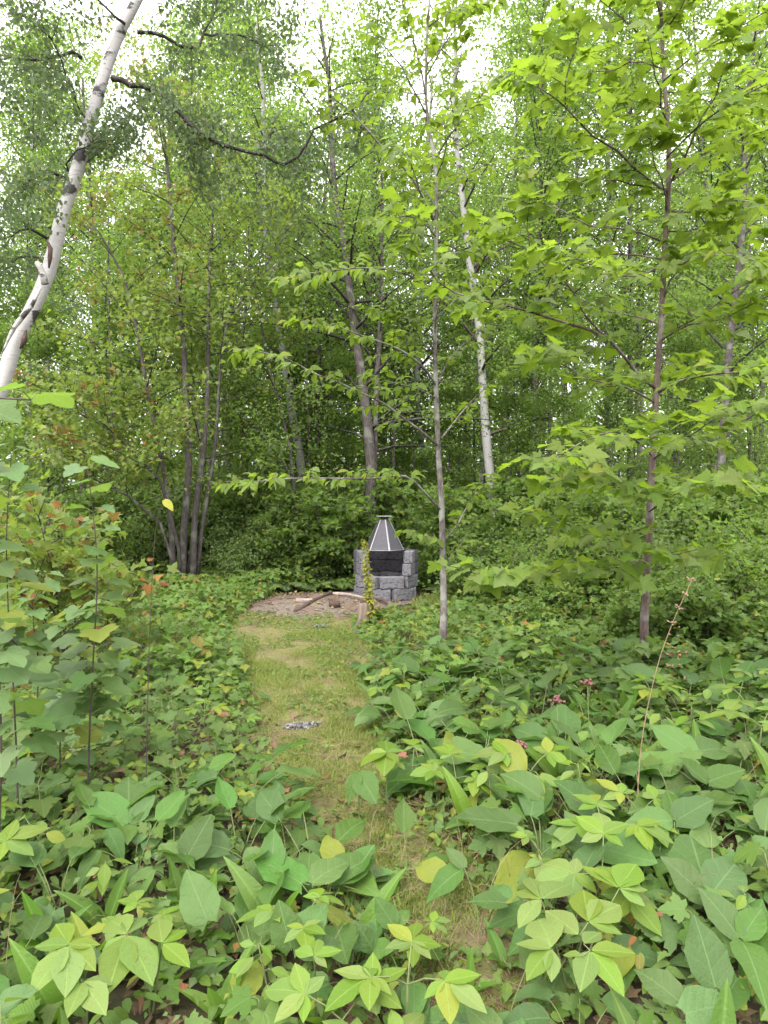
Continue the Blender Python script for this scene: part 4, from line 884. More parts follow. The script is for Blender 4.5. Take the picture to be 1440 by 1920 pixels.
for (x, y, s) in [(-2.6, 11.3, 1), (-2.2, 11.9, .9), (-3.2, 11.4, 1), (-1.8, 12.2, 1), (-3.7, 11.0, .9), (-2.9, 10.7, .8), (-1.2, 12.3, .9), (-.7, 12.4, 1), (1.0, 11.9, .9), (1.9, 10.9, .8), (3.0, 9.3, 1), (3.7, 8.6, .9), (4.3, 7.6, 1), (2.5, 8.3, .8), (-4.2, 10.3, .8), (1.35, 9.6, .7)]:
    rt = root('fern', (x, y, float(gz(x, y))), 'arching green fern in the undergrowth around the clearing', 'fern', 'ferns around the clearing', r.random() * 6.28, s)
    for me in FE[nf % 2]: link('frond', me, rt)
    nf += 1

# far wood beyond the countable trees
r = np.random.default_rng(90); a = Acc(); K = 60000
x = r.uniform(-40, 40, K); y = r.uniform(38, 52, K); z = r.random(K) ** 1.5 * 13 * (.75 + .25 * np.sin(x * .55) * np.sin(x * 1.3 + 1)); pos = np.stack([x, y, z + .5], -1)
d = r.normal(size=(K, 3)); d[:, 2] -= .3; n = r.normal(size=(K, 3)) * .6 + (0, 0, .8); a.scatter(T_Q, pos, d, n, r.uniform(.28, .5, K), np.clip(.5 + .35 * np.sin(x * .9) * np.sin(z) + r.normal(size=K) * .15, 0, 1))
fw = a.build('distant_woods', M['wood_l']); tag(fw, 'hazy mass of green woodland far behind the trunks', 'woods', kind='stuff')
print('trees done')

# ------------------------------------------------------------------ moss grass on the path
r = np.random.default_rng(100)
def grass_pts(K, y0, y1, pw=1.0, ex=.10):
    y = y0 + (y1 - y0) * r.random(K) ** pw; l, rr = path_edges(y); u = r.random(K)
    e = r.normal(size=K) * ex * .6; x = l - ex + (rr - l + 2 * ex) * u + e * (u < .12) + e * (u > .88); return x, y
a = Acc()
K = 150000; x, y = grass_pts(K, 1.2, 9.7, 1.0, .14)
pn = (vnoise(x, y * .5, 4.2, 1, 4) - .5) * 6
keep = r.random(K) < np.clip(.74 + .45 * pn, .14, 1); keep &= ~((y > 8.4) & (r.random(K) < np.clip((y - 8.2) * .8, .4, .9))); x, y, pn = x[keep], y[keep], pn[keep]; K = len(x)
pos = np.stack([x, y, gz(x, y) + .01], -1); d = r.normal(size=(K, 3)) * .55; d[:, 2] = abs(d[:, 2]) + .35 * r.random(K); n = r.normal(size=(K, 3))
tb_ = (np.array([(-.5, 0, 0), (.5, 0, 0), (.0, 1, .15)]), np.array([(0, 1, 2)]), np.array([(-.02, 0), (.02, 0), (0, 1)]))
tq = (np.array([(-.05, 0, 0), (.05, 0, 0), (.035, .55, .1), (-.035, .55, .1), (0, 1, .38)]), np.array([(0, 1, 2), (0, 2, 3), (3, 2, 4)]), np.array([(-.02, 0), (.02, 0), (.02, .5), (-.02, .5), (0, 1)]))
straw = (r.random(K) < np.clip(.30 - .25 * pn, .05, .7)).astype(float) * r.uniform(.5, 1, K)
flat = straw > 0; d[flat, 2] *= .25
a.scatter(tq, pos, d, n, r.uniform(.022, .058, K) * (1 + .25 * np.clip(pn, -1, 1)) * np.where(flat, 1.25, 1), r.random(K), straw)
K = 15000; x = np.concatenate([r.uniform(-1.9, 1.6, K), r.uniform(-3.2, 3.2, K // 2)]); y = np.concatenate([r.uniform(8.6, 11.6, K), r.uniform(7.5, 11.5, K // 2)])
k_ = ~((x > -1.9) & (x < .45) & (y > 9.5) & (r.random(len(x)) < .985)) & (np.hypot(x - FX, y - FY) > .6) & ~on_path(x, y, -.05); x, y = x[k_], y[k_]; K = len(x)
pos = np.stack([x, y, gz(x, y)], -1); d = r.normal(size=(K, 3)) * .35; d[:, 2] = abs(d[:, 2]) + .7
a.scatter(tq, pos, d, r.normal(size=(K, 3)), r.uniform(.05, .15, K), r.random(K), (r.random(K) < .15) * .8)
tag(a.build('grass', M['grass'], smooth=False), 'short mossy yellow-green grass carpeting the path to the fire pit', 'grass', kind='stuff')
# dry stems and needles lying on the near path
a = Acc(); K = 700; x, y = grass_pts(K, 1.6, 5.0, 1.0, .3)
for i in range(K):
    an = r.random() * 6.28; L = r.uniform(.06, .26); p0 = np.array((x[i], y[i], float(gz(x[i], y[i])) + r.uniform(.02, .05))); dd = np.array((math.cos(an), math.sin(an), r.normal() * .08)) * L
    tube(a, [p0, p0 + dd * .5 + (0, 0, r.uniform(0, .02)), p0 + dd], [.0012, .0012, .0006], 3, cap=False)
for i in range(110):
    y0 = r.uniform(1.9, 5.5); x0 = r.uniform(-.56, .56) * y0; h = r.uniform(.22, .55); an = r.random() * 6.28; ln = r.uniform(.08, .35); t = np.linspace(0, 1, 7)[:, None]
    p = np.array((x0, y0, float(gz(x0, y0)))) + np.array((math.cos(an) * ln, math.sin(an) * ln, 0)) * t ** 1.6 + np.array((0, 0, h)) * (t - .35 * t ** 3)
    tube(a, p, np.linspace(.0016, .0006, 7), 3, cap=False)
tag(a.build('dry_stalks', M['straw']), 'dry straw-coloured stalks lying on the path and arching among the plants', 'straw', kind='stuff')

a = Acc()
for i in range(260):
    x_, y_ = r.uniform(-1.8, .4), r.uniform(9.2, 11.4); L = r.uniform(.04, .22); p0 = np.array((x_, y_, float(gz(x_, y_)) + .045)); an = r.random() * 6.28
    tube(a, [p0, p0 + np.array((math.cos(an), math.sin(an), r.normal() * .06)) * L], [r.uniform(.002, .006), .0015], 4, cap=False)
tag(a.build('twig_litter', M['rot']), 'short dead twigs littering the bare clearing', 'twigs', kind='stuff')
a = Acc(); K = 700; x_, y_ = r.uniform(-2.0, .5, K), r.uniform(9.1, 11.6, K); d = r.normal(size=(K, 3)) * (1, 1, .3)
a.scatter(T_K, np.stack([x_, y_, gz(x_, y_) + .05], -1), d, r.normal(size=(K, 3)) * .4 + (0, 0, 1), r.uniform(.02, .06, K), r.random(K), (r.random(K) < .75) * 1.0)
tag(a.build('leaf_litter', M['grass']), 'dry leaf scraps and weeds strewn over the bare clearing', 'leaf litter', kind='stuff')
# ------------------------------------------------------------------ herb layer joined beyond the countable plants
def fieldpts(K, y0, y1, m=.10, wide=.62):
    K = int(K * 1.35); y = np.sqrt(r.uniform(y0 ** 2, y1 ** 2, K)); x = r.uniform(-1, 1, K) * (y * wide + 1.5)
    k = ~on_path(x, y, m) & (np.hypot(x - FX, y - FY) > .55) & ~((x > -1.75) & (x < .55) & (y > 9.3) & (y < 11.9)) & ~((x > -.2) & (x < 1.0) & (y > 9.8) & (y < 11.9) & (r.random(K) < .85))
    return x[k], y[k]
def patch(x, y, f, s): return np.clip(.5 + (vnoise(x, y, f * .6, int(s * 3) + 5, 3) - .5) * 1.9, 0, 1)
def cover(name, K, y0, y1, tpls, size, hmax, mat, label, seed, m=.1, tint=.03, edge=0.0, fs=1.0):
    x, y = fieldpts(K, y0, y1, m); K = len(x); a = Acc(); l, rr = path_edges(y)
    dist = np.where(y < 11.5, np.maximum(l - x, x - rr), 1.0); hh = hmax * np.clip(.35 + dist * 1.3, .35, 1) * (.55 + .9 * patch(x, y, 2.1 * fs, seed))
    z = gz(x, y) + .02 + hh * (1 - r.random(K) ** 2.2); pos = np.stack([x, y, z], -1); d = r.normal(size=(K, 3)) * (1, 1, .3); d[:, 2] -= .15; d[:, 1] -= .25
    n = r.normal(size=(K, 3)) * .35 + (0, -.15, 1); s = size * r.uniform(.6, 1.3, K) * (.7 + .6 * patch(x, y, 1.3, seed + 1)); g = (r.random(K) * len(tpls)).astype(int) % len(tpls)
    g = np.where(r.random(K) < .6, (patch(x, y, 1.7, seed + 5) * (len(tpls) - .01)).astype(int), g)
    rn = np.clip(.5 * r.random(K) + .5 * patch(x, y, 3.1, seed + 2), 0, 1); ti = (r.random(K) < tint) * r.uniform(.4, 1, K)
    for i, t in enumerate(tpls): q = g == i; a.scatter(t, pos[q], d[q], n[q], s[q], rn[q], ti[q])
    return tag(a.build(name, mat), label, 'ground cover', kind='stuff')
T_OV = t_ovate(.34, .75, 4, 0, .2, .3); T_OV2 = t_ovate(.24, .8, 4, 0, .15, .4)
a = Acc(); K = 5200; y_ = r.uniform(1.3, 5.5, K); x_ = r.uniform(-1, 1, K) * (y_ * .6 + .4); kk = ~on_path(x_, y_, .05) | (r.random(K) < .12); x_, y_ = x_[kk], y_[kk]; K = len(x_)
for q, t in ((r.random(K) < .5, T_OV2), (None, T_ML)):
    q = first = q if q is not None else ~first
    d = r.normal(size=(K, 3)) * (1, 1, .2); a.scatter(t, np.stack([x_, y_, gz(x_, y_) + r.uniform(.012, .035, K)], -1)[q], d[q], (r.normal(size=(K, 3)) * .4 + (0, 0, 1))[q], r.uniform(.03, .075, K)[q], r.random(K)[q], (r.random(K) < .88)[q] * 1.0)
tag(a.build('dead_leaf_litter', M['litter']), 'layer of dead tan and brown leaves under the plants', 'leaf litter', kind='stuff')
cover('low_undergrowth', 15000, 1.1, 6.2, [T_OV, T_OV2, T_OV, t_lobed(MAPLE_H, .12, .3), T_OV2], .06, .12, M['cover_l'], 'low mixed green leaves covering the forest floor between the larger plants', 1, m=.02)
cover('undergrowth', 30000, 5.6, 13.5, [T_ML, T_K, T_ML], .085, .30, M['cover_l'], 'dense leafy undergrowth around the clearing', 2, m=.0)
cover('creeping_herbs', 9000, 1.1, 7.0, [T_K, T_Q], .032, .12, M['fern_l'], 'small feathery leaves creeping among the herbs', 3, m=-.12, fs=2)
xx_, yy_ = r.uniform(-2.2, .8, 26000), r.uniform(2.4, 9.6, 26000); kk = on_path(xx_, yy_, -.1) & (patch(xx_, yy_, 4.2, 9) > .50); xx_, yy_ = xx_[kk], yy_[kk]; K = len(xx_); a = Acc()
d = r.normal(size=(K, 3)) * (1, 1, .35); a.scatter(T_K, np.stack([xx_, yy_, gz(xx_, yy_) + r.uniform(.02, .055, K)], -1), d, r.normal(size=(K, 3)) * .35 + (0, 0, 1), r.uniform(.014, .046, K), r.random(K), (r.random(K) < .06) * .8)
tag(a.build('path_herbs', M['cover_l']), 'tiny green herbs growing in patches through the path grass', 'ground cover', kind='stuff')
x, y = fieldpts(26000, 12.5, 30, 0); 
a = Acc(); K = len(x); pos = np.stack([x, y, gz(x, y) + .03 + r.random(K) * .5], -1); d = r.normal(size=(K, 3)) * (1, 1, .3); a.scatter(T_K, pos, d, r.normal(size=(K, 3)) * .4 + (0, 0, 1), r.uniform(.08, .17, K), r.random(K))
tag(a.build('wood_floor_plants', M['shade_l']), 'shaded green plants covering the floor of the wood', 'ground cover', kind='stuff')

# ------------------------------------------------------------------ individual herbs: each a thing, each leaf a part
def V3(az, el): return np.array((math.cos(az) * math.cos(el), math.sin(az) * math.cos(el), math.sin(el)))
def proto_rosette(seed, n, size, h, kind):
    r = np.random.default_rng(seed); st = Acc(); L = []
    for i in range(n):
        az = i * 2.399 + r.normal() * .3; q = r.uniform(.55, 1); s = size * r.uniform(.7, 1.2); top = V3(az, R(r.uniform(35, 65))) * h * q * r.uniform(.9, 1.2); t = np.linspace(0, 1, 5)[:, None]
        pts = top * t + np.array((0, 0, 1)) * np.sin(t * 3.14) * h * .12; tube(st, pts, [.0032, .0028, .0025, .002, .0018], 4, cap=False)
        d = V3(az + r.normal() * .35, R(r.uniform(-30, 28))); nn = np.array((0, 0, 1.0)) + V3(az, 0) * r.uniform(-.1, .5) + np.array((0, -.2, 0)) + r.normal(size=3) * .25; L.append((r.integers(len(LM[kind])), frame(top, d, nn, s)))
    return st.mesh('stem', M['stem']), L, kind, 'leaf'
def proto_palmate(seed, size=.10, h=.30, arms=3, leaflets=5, kind='sars'):
    r = np.random.default_rng(seed); st = Acc(); L = []; tube(st, [(0, 0, -.02), (.005, .005, h * .5), (0, 0, h * .75)], [.004, .0035, .003], 5)
    for k in range(arms):
        az = k * 6.283 / arms + r.normal() * .2; a0 = np.array((0, 0, h * .75)); a1 = a0 + V3(az, R(28)) * size * r.uniform(1.0, 1.35); a1[2] = max(a1[2], h * .85); tube(st, [a0, (a0 + a1) / 2 + (0, 0, .01), a1], [.0025, .002, .0018], 4, cap=False)
        offs = [0, .95, -.95, 2.0, -2.0][:leaflets]
        for j, o in enumerate(offs):
            s = size * (1.15, 1.0, 1.0, .72, .72)[j] * r.uniform(.9, 1.1); b = a1 + V3(az, 0) * size * (.22 if j == 0 else .06); d = V3(az + o + r.normal() * .08, R(r.uniform(-14, 8)))
            L.append((r.integers(3), frame(b, d, np.array((0, 0, 1.0)) + r.normal(size=3) * .12, s)))
    return st.mesh('stem', M['stem']), L, kind, 'leaflet'
def proto_stem(seed, n, size, h, kind, droop=0.1, twist=0):
    r = np.random.default_rng(seed); st = Acc(); L = []; t = np.linspace(0, 1, 7); lean = V3(r.random() * 6.28, 0) * h * .2; pts = np.stack([lean[0] * t ** 2, lean[1] * t ** 2, h * t - .02], -1); tube(st, pts, np.linspace(.004, .002, 7), 5)
    for i in range(n):
        v = .4 + .6 * i / max(1, n - 1); p0 = np.array([np.interp(v, t, pts[:, k]) for k in range(3)]); az = (i % 2) * 3.14 + (i // 2) * 1.3 + r.normal() * .3; pe = size * r.uniform(.35, .7) * (1.2 - .7 * v); p1 = p0 + V3(az, R(30)) * pe
        tube(st, [p0, (p0 + p1) / 2 + (0, 0, .006), p1], [.0016, .0014, .0012], 3, cap=False); L.append((r.integers(len(LM[kind])), frame(p1, V3(az, R(r.uniform(-28, 12)) - droop), np.array((0, -.1, 1.0)) + r.normal(size=3) * .2, size * r.uniform(.7, 1.15) * (1.15 - .35 * v))))
    return st.mesh('stem', M['stem']), L, kind, 'leaf'
def proto_blades(seed, n, size):
    r = np.random.default_rng(seed); st = Acc(); tube(st, [(0, 0, -.02), (0, 0, .04)], [.006, .005], 5); L = []
    for i in range(n):
        az = i * 6.283 / n + r.normal() * .3; L.append((r.integers(3), frame((math.cos(az) * .006, math.sin(az) * .006, .02), V3(az, R(r.uniform(48, 80))), -V3(az, 0) + np.array((0, 0, .5)), size * r.uniform(.8, 1.2))))
    return st.mesh('stem', M['stem']), L, 'lily', 'leaf'
PROTO = {'broadleaf_plant': [proto_rosette(s, n, z_, .24, 'aster') for s, n, z_ in ((1, 6, .18), (2, 7, .15), (3, 5, .20), (4, 6, .165))],
         'sarsaparilla_plant': [proto_palmate(s, .095, .28) for s in (11, 12, 13)],
         'lobed_leaf_plant': [proto_stem(s, n, .12, .27, 'lobed') for s, n in ((21, 6), (22, 7), (23, 5))],
         'lily_leaf_plant': [proto_blades(s, n, .21) for s, n in ((31, 3), (32, 4), (33, 3))],
         'leafy_herb': [proto_stem(s, n, .085, .26, 'sars') for s, n in ((41, 9), (42, 10))]}
def plant(name, x, y, rz, sc, label, group=None, k=None, z=None, tilt=0.0):
    pr = PROTO[name]; st, L, kind, leafname = pr[(k if k is not None else random.randrange(len(pr))) % len(pr)]
    rt = root(name, (x, y, float(gz(x, y)) if z is None else z), label, 'plant', group, 0, sc); rt.rotation_euler = (Matrix.Rotation(tilt or random.uniform(.0, .32), 3, 'X') @ Matrix.Rotation(rz, 3, 'Z')).to_euler(); link('stem', st, rt)
    for i, m4 in L: link(leafname, LM[kind][i], rt, m4)
    return rt
LBL = {'broadleaf_plant': 'broad heart-shaped dull green leaves', 'sarsaparilla_plant': 'fans of oval yellow-green leaflets', 'lobed_leaf_plant': 'low stem of lobed leaves',
       'lily_leaf_plant': 'upright glossy blade leaves', 'leafy_herb': 'bushy small oval leaves'}
GRP = {'broadleaf_plant': 'broad-leaved plants', 'sarsaparilla_plant': 'sarsaparilla plants', 'lobed_leaf_plant': 'lobed-leaf plants', 'lily_leaf_plant': 'lily-leaved tufts', 'leafy_herb': 'leafy herbs'}
LAND = [('the dry seed stalk', 1.23, 3.35), ('the foot of the right maple', 2.27, 6.0), ('the foot of the basswood sapling', .6, 7.0), ('the largest pale sarsaparilla', .62, 2.1), ('the giant corner leaf', 1.0, 2.0), ('the grey lichen patch', -.58, 4.85),
        ('the tree stump', -.24, 8.6), ('the red-stemmed shoot', -1.51, 3.5), ('the low left-edge bush', -2.3, 4.6), ('the lower pink berries', .98, 3.9), ('the path-side berries', .71, 3.6), ('the bright path-edge rosette', .02, 3.9), ('the speckled corner plant', -.98, 2.1),
        ('the tall pointed leaf pair', -.75, 2.5), ('the upright pale path leaf', .04, 2.2), ('the rusty-leaved bush', -2.8, 6.2), ('the flat leaf over the path', .38, 2.4), ('the round leaf pair beside the path', -.30, 2.35), ('the large pale oval leaf', 1.68, 3.7)]
def zone(x, y):
    n_, a_, b_ = min(LAND, key=lambda t: (t[1] - x) ** 2 + (t[2] - y) ** 2); dx, dy = x - a_, y - b_; d_ = math.hypot(dx, dy)
    w = ('right of' if dx > 0 else 'left of') if abs(dx) > abs(dy) else ('behind' if dy > 0 else 'in front of')
    return ('just ' if d_ < .45 else 'further ' if d_ < .95 else 'well ') + w + ' ' + n_
feat = [('broadleaf_plant', .55, 1.93, 2.0, .95, 'heart-leaved clump cut by the bottom edge right of the yellow-rimmed leaflets', 1),
         ('sarsaparilla_plant', .80, 2.62, 1.3, 1.25, 'pale sarsaparilla touching the back of the yellow-rimmed one at bottom right', 1),
        ('broadleaf_plant', -.22, 2.55, .4, 1.1, 'big heart-shaped leaf pair pointing up just left of the path at bottom centre', 2), ('broadleaf_plant', -.62, 2.95, 1.9, 1.15, 'tall pointed heart-shaped leaves left of the path below the twiggy shoots', 0),
        ('broadleaf_plant', -.72, 3.45, 4.0, 1.2, 'dark rounded upright leaves right beside the foot of the twiggy shoots', 3), 
         ('lily_leaf_plant', -.20, 2.08, .2, 1.0, 'bright green blade tuft at the bottom edge beside the pale three-leaf sprig', 0),
        ('lily_leaf_plant', -.98, 2.05, 1.2, 1.0, 'glossy blade tuft filling the bottom left corner', 1), 
        ('lobed_leaf_plant', .52, 3.2, .5, 1.1, 'lobed leaves hanging over the right edge of the near path', 0), ('broadleaf_plant', .10, 2.9, 3.3, .8, 'single upright leaf standing in the middle of the near path', 2),
        ('broadleaf_plant', 1.75, 3.9, 2.2, 1.15, 'large pale oval leaves right of the tall dry seed stalk', 1), ('broadleaf_plant', 1.25, 3.35, 5.2, 1.1, 'round dark oval leaves left of the foot of the dry seed stalk', 3)]
for nm, x, y, rz, sc, lb, k in feat: plant(nm, x, y, rz, sc, lb, None, k, tilt=.38 if sc > 1.2 else .25)
def PZ(px, py, z):
    """point at height z seen at a pixel"""
    Y = (EYE - z) * F_PX / (py - HZ); return np.array(((px - CX) / F_PX * Y, Y, z))
def hero(name, label, kind, fans, tilt=.0, part='leaf', jit=.14):
    """a traced plant: fans = (hub pixel, hub height, [(tip pixel, tip height, base pixel or None)])"""
    r = np.random.default_rng(len(label)); hubs = [PZ(*f[0], f[1]) for f in fans]; g = np.mean(hubs, 0) + (0, .06, 0); g[2] = float(gz(g[0], g[1])) - .01; rt = root(name, g, label, 'plant'); st = Acc()
    for f, h in zip(fans, hubs):
        mid = (h + g) / 2 + (0, .02, .03); p = cr([np.zeros(3), mid - g, h - g], .04); tube(st, p, np.linspace(.004, .002, len(p)), 5)
        for tp in f[2]:
            b = PZ(*tp[2], tp[1]) if len(tp) > 2 else h; t = PZ(tp[0], tp[1] if len(tp) > 99 else tp[1], f[1]) if False else PZ(tp[0][0], tp[0][1], tp[1]); b = PZ(*tp[2], f[1]) if len(tp) > 2 else h
            dv = t - b; ln = np.linalg.norm(dv); dv = dv / ln; 
            if len(tp) > 2: tube(st, [h - g, b - g], [.002, .0016], 4, cap=False)
            link(part, LM[kind][r.integers(len(LM[kind]))], rt, frame(b - g + dv * ln * .04, dv, np.array((r.normal() * jit, -tilt + r.normal() * jit, 1.0)), ln * .98))
    st.build('stem', M['stem'], rt); return rt
z = .31
hero('sarsaparilla_plant', 'largest pale yellow-rimmed plant with many spread oval leaflets at the bottom right', 'sars',
     [((1106, 1737), z, [((1097, 1670), z), ((1168, 1693), z), ((1172, 1747), z - .01), ((1024, 1706), z + .01, (1090, 1762))]), ((1038, 1788), z, [((970, 1770), z), ((988, 1832), z - .02), ((1038, 1848), z - .03), ((1008, 1706), z + .01)]),
      ((1110, 1790), z + .01, [((1058, 1790), z, (1095, 1802)), ((1130, 1753), z, (1098, 1778)), ((1195, 1792), z), ((1177, 1862), z - .02), ((1092, 1866), z - .02)]), ((1165, 1672), z, [((1143, 1606), z), ((1197, 1621), z), ((1219, 1668), z - .01), ((1215, 1698), z - .02), ((1095, 1625), z)]),
      ((1017, 1693), z, [((968, 1667), z), ((997, 1641), z), ((1073, 1652), z), ((972, 1732), z - .02)])], .1, 'leaflet')
hero('sarsaparilla_plant', 'yellowish speckled plant with a tiered fan of leaflets nearest the bottom left corner', 'sars',
     [((123, 1780), z, [((98, 1737), z), ((58, 1777), z), ((152, 1755), z), ((182, 1777), z), ((172, 1822), z - .02), ((118, 1868), z - .03), ((48, 1868), z - .03)]), ((150, 1850), z - .05, [((205, 1850), z - .05), ((190, 1905), z - .06), ((120, 1915), z - .06)])], .1, 'leaflet')
hero('sarsaparilla_plant', 'grey-green fans of round-tipped leaflets just right of the yellowish speckled corner plant', 'sars',
     [((233, 1760), z - .02, [((200, 1715), z - .02), ((262, 1711), z - .02), ((184, 1812), z - .04), ((196, 1862), z - .05), ((283, 1842), z - .05)]), ((300, 1777), z - .02, [((347, 1745), z - .02), ((352, 1815), z - .04), ((292, 1722), z - .01)])], .1, 'leaflet')
hero('sarsaparilla_plant', 'small pale yellow four-leaflet sprig at bottom centre left', 'sars', [((587, 1800), z - .03, [((550, 1783), z - .03), ((595, 1763), z - .03), ((640, 1788), z - .03), ((612, 1820), z - .04)])], .1, 'leaflet')
hero('sarsaparilla_plant', 'bright yellow-green six-leaflet rosette on the right edge of the path', 'sars', [((725, 1413), .30, [((675, 1431), .30), ((690, 1411), .30), ((723, 1388), .30), ((759, 1408), .30), ((719, 1443), .29), ((746, 1431), .29)])], .1, 'leaflet')
hero('broadleaf_plant', 'largest heart-shaped grey-green leaf standing at the bottom right corner, midrib showing', 'aster',
     [((1350, 1866), .20, [((1310, 1722), .34), ((1200, 1812), .26, (1290, 1898)), ((1378, 1888), .20, (1288, 1912))]), ((1395, 1770), .22, [((1322, 1664), .33), ((1445, 1840), .24), ((1440, 1700), .30)])], .75, jit=.1)
hero('broadleaf_plant', 'pair of tall pointed heart-shaped leaves left of the near path', 'aster', [((388, 1738), .20, [((346, 1636), .33), ((330, 1700), .24)]), ((345, 1618), .20, [((392, 1530), .34), ((300, 1590), .24)])], .7, jit=.1)
hero('broadleaf_plant', 'big rounded leaves overlapping beside the near path, left side', 'aster', [((545, 1790), .16, [((520, 1695), .28), ((640, 1768), .20), ((610, 1700), .26)]), ((505, 1650), .18, [((515, 1565), .28), ((560, 1600), .22), ((655, 1602), .24, (580, 1665))])], .7, jit=.1)
hero('broadleaf_plant', 'dark rounded upright leaves beside the foot of the twiggy shoots', 'aster', [((240, 1550), .18, [((236, 1455), .32), ((150, 1500), .26), ((290, 1500), .26)])], .8, jit=.1)
hero('broadleaf_plant', 'single broad round leaf hanging at the right edge of the path', 'aster', [((672, 1452), .28, [((705, 1506), .20), ((650, 1500), .20)])], .7, jit=.1)
hero('broadleaf_plant', 'large pale oval leaf just right of the tall dry seed stalk', 'aster', [((1302, 1415), .24, [((1222, 1356), .36), ((1380, 1390), .28)]), ((1330, 1470), .22, [((1270, 1425), .32), ((1400, 1440), .30)])], .7, jit=.1)
hero('broadleaf_plant', 'large oval leaf tilted left of the foot of the dry seed stalk', 'aster', [((1122, 1528), .20, [((1044, 1464), .33), ((1150, 1450), .28)]), ((1108, 1588), .20, [((1016, 1572), .26), ((1060, 1530), .26)])], .7, jit=.1)
hero('broadleaf_plant', 'cluster of cupped round leaves below the foot of the dry seed stalk', 'aster', [((1268, 1545), .20, [((1262, 1472), .32), ((1340, 1500), .30), ((1190, 1530), .26)]), ((1332, 1692), .22, [((1248, 1610), .34), ((1300, 1560), .32), ((1400, 1600), .32)])], .7, jit=.1)
hero('broadleaf_plant', 'flat oval leaf lying over the right side of the near path', 'aster', [((952, 1700), .20, [((882, 1688), .22), ((930, 1640), .24)]), ((872, 1634), .2, [((803, 1668), .18), ((840, 1590), .26)])], .4, jit=.1)
hero('broadleaf_plant', 'upright pale leaf standing alone at the bottom end of the path', 'aster', [((740, 1745), .16, [((704, 1688), .24), ((770, 1700), .20)]), ((700, 1790), .14, [((670, 1740), .22), ((745, 1790), .18)])], .7, jit=.1)
cnt = {}
pts = [(f[1], f[2]) for f in feat]
yy = 1.75; tries = 0
W = {'l': (['broadleaf_plant', 'lobed_leaf_plant', 'sarsaparilla_plant', 'lily_leaf_plant', 'leafy_herb'], (.42, .10, .20, .17, .11)), 'lf': (['lobed_leaf_plant', 'broadleaf_plant', 'sarsaparilla_plant', 'leafy_herb'], (.72, .08, .12, .08)),
     'r': (['broadleaf_plant', 'lobed_leaf_plant', 'sarsaparilla_plant', 'lily_leaf_plant', 'leafy_herb'], (.52, .12, .08, .15, .13))}
rr_ = np.random.default_rng(200)
HZN = [(.62, 2.1, .26), (-1.02, 2.1, .20), (-.78, 2.05, .2), (-.22, 2.0, .12), (1.0, 2.0, .25), (.02, 3.9, .2)]
while len(pts) < 395 and tries < 30000:
    tries += 1; y = math.sqrt(rr_.uniform(1.75 ** 2, 6.6 ** 2)); x = rr_.uniform(-1, 1) * (y * .56 + .15)
    if bool(on_path(x, y, -.07)) and not (bool(on_path(x, y, .02)) is False) : continue
    if bool(on_path(x, y, -.13 if y < 4.6 else 0.0)): continue
    dmin = (.125 + .012 * y)
    if any((x - a_) ** 2 + (y - b_) ** 2 < dmin ** 2 for a_, b_ in pts[len(feat):]) or any((x - f[1]) ** 2 + (y - f[2]) ** 2 < (.17 * f[4]) ** 2 for f in feat) or any((x - a_) ** 2 + (y - b_) ** 2 < c_ ** 2 for a_, b_, c_ in HZN): continue
    l, rp = path_edges(y); key = 'r' if x > rp else ('l' if y < 3.7 else 'lf'); nm = str(rr_.choice(W[key][0], p=W[key][1]))
    dd = max(l - x, x - rp); sc = rr_.uniform(.75, 1.15) * (.72 if dd < .2 else 1.0) * (1.0 if key != 'lf' else .85)
    if key == 'r': sc *= 1.22 if y > 3.0 else 1.1
    plant(nm, x, y, rr_.random() * 6.28, sc, LBL[nm] + ' ' + zone(x, y), GRP[nm] + ' ' + zone(x, y)); pts.append((x, y)); cnt[nm] = cnt.get(nm, 0) + 1
print('herbs', len(pts), cnt, 'tries', tries)

# ------------------------------------------------------------------ twiggy shoots at the left edge
def shoot(base, tips, label, seed, size=.15, n=9, name='leafy_shoot', sc_r=.006):
    r = np.random.default_rng(seed); rt = root(name, base, label, 'shoot'); b = np.array(base, float); k = 0
    for tp in tips:
        p = cr([np.array(q) for q in tp], .08); a = Acc(); tube(a, p - b, np.linspace(sc_r, .002, len(p)), 6, .08); a.build('stem', M['twig'], rt); L = np.linspace(0, 1, len(p)); sa = Acc()
        for i in range(n):
            v = .22 + .78 * i / (n - 1); q = np.array([np.interp(v, L, p[:, j]) for j in range(3)]); az0 = (i // 2) * 1.57 + r.normal() * .35
            for sgn in (0, 3.14):
                az = az0 + sgn; pe = size * r.uniform(.5, .9) * (1.1 - .5 * v); p1 = q + V3(az, R(r.uniform(10, 40))) * pe; tube(sa, [q - b, (q + p1) / 2 - b + (0, 0, .008), p1 - b], [.0018, .0015, .0012], 4, cap=False)
                link('leaf', LM['thimble'][r.integers(3)], rt, frame(p1 - b, V3(az + r.normal() * .2, R(r.uniform(-28, 8))), np.array((r.normal() * .18, -.18 + r.normal() * .18, 1.0)), size * r.uniform(.65, 1.15) * (1.1 - .35 * v)))
        sa.build('leaf_stalks', M['stem'], rt)['kind'] = 'stuff'
def PG(px, Y, dz=-.02): x = (px - CX) / F_PX * Y; return np.array((x, Y, float(gz(x, Y)) + dz))
shoot(PG(160, 3.5), [[PG(160, 3.5), P(165, 1380, 3.5), P(172, 1250, 3.48), P(181, 1100, 3.45), P(178, 1000, 3.42), P(165, 880, 3.4)]], 'tall dark-red-stemmed shoot with pale broad leaves, rightmost of the shoots at the left edge', 301, .145, 16)
shoot(PG(30, 3.3), [[PG(30, 3.3), P(24, 1330, 3.3), P(14, 1150, 3.3), P(12, 1000, 3.25), P(22, 850, 3.2)]], 'tall upright leafy shoot second from the right at the left edge', 302, .14, 16)
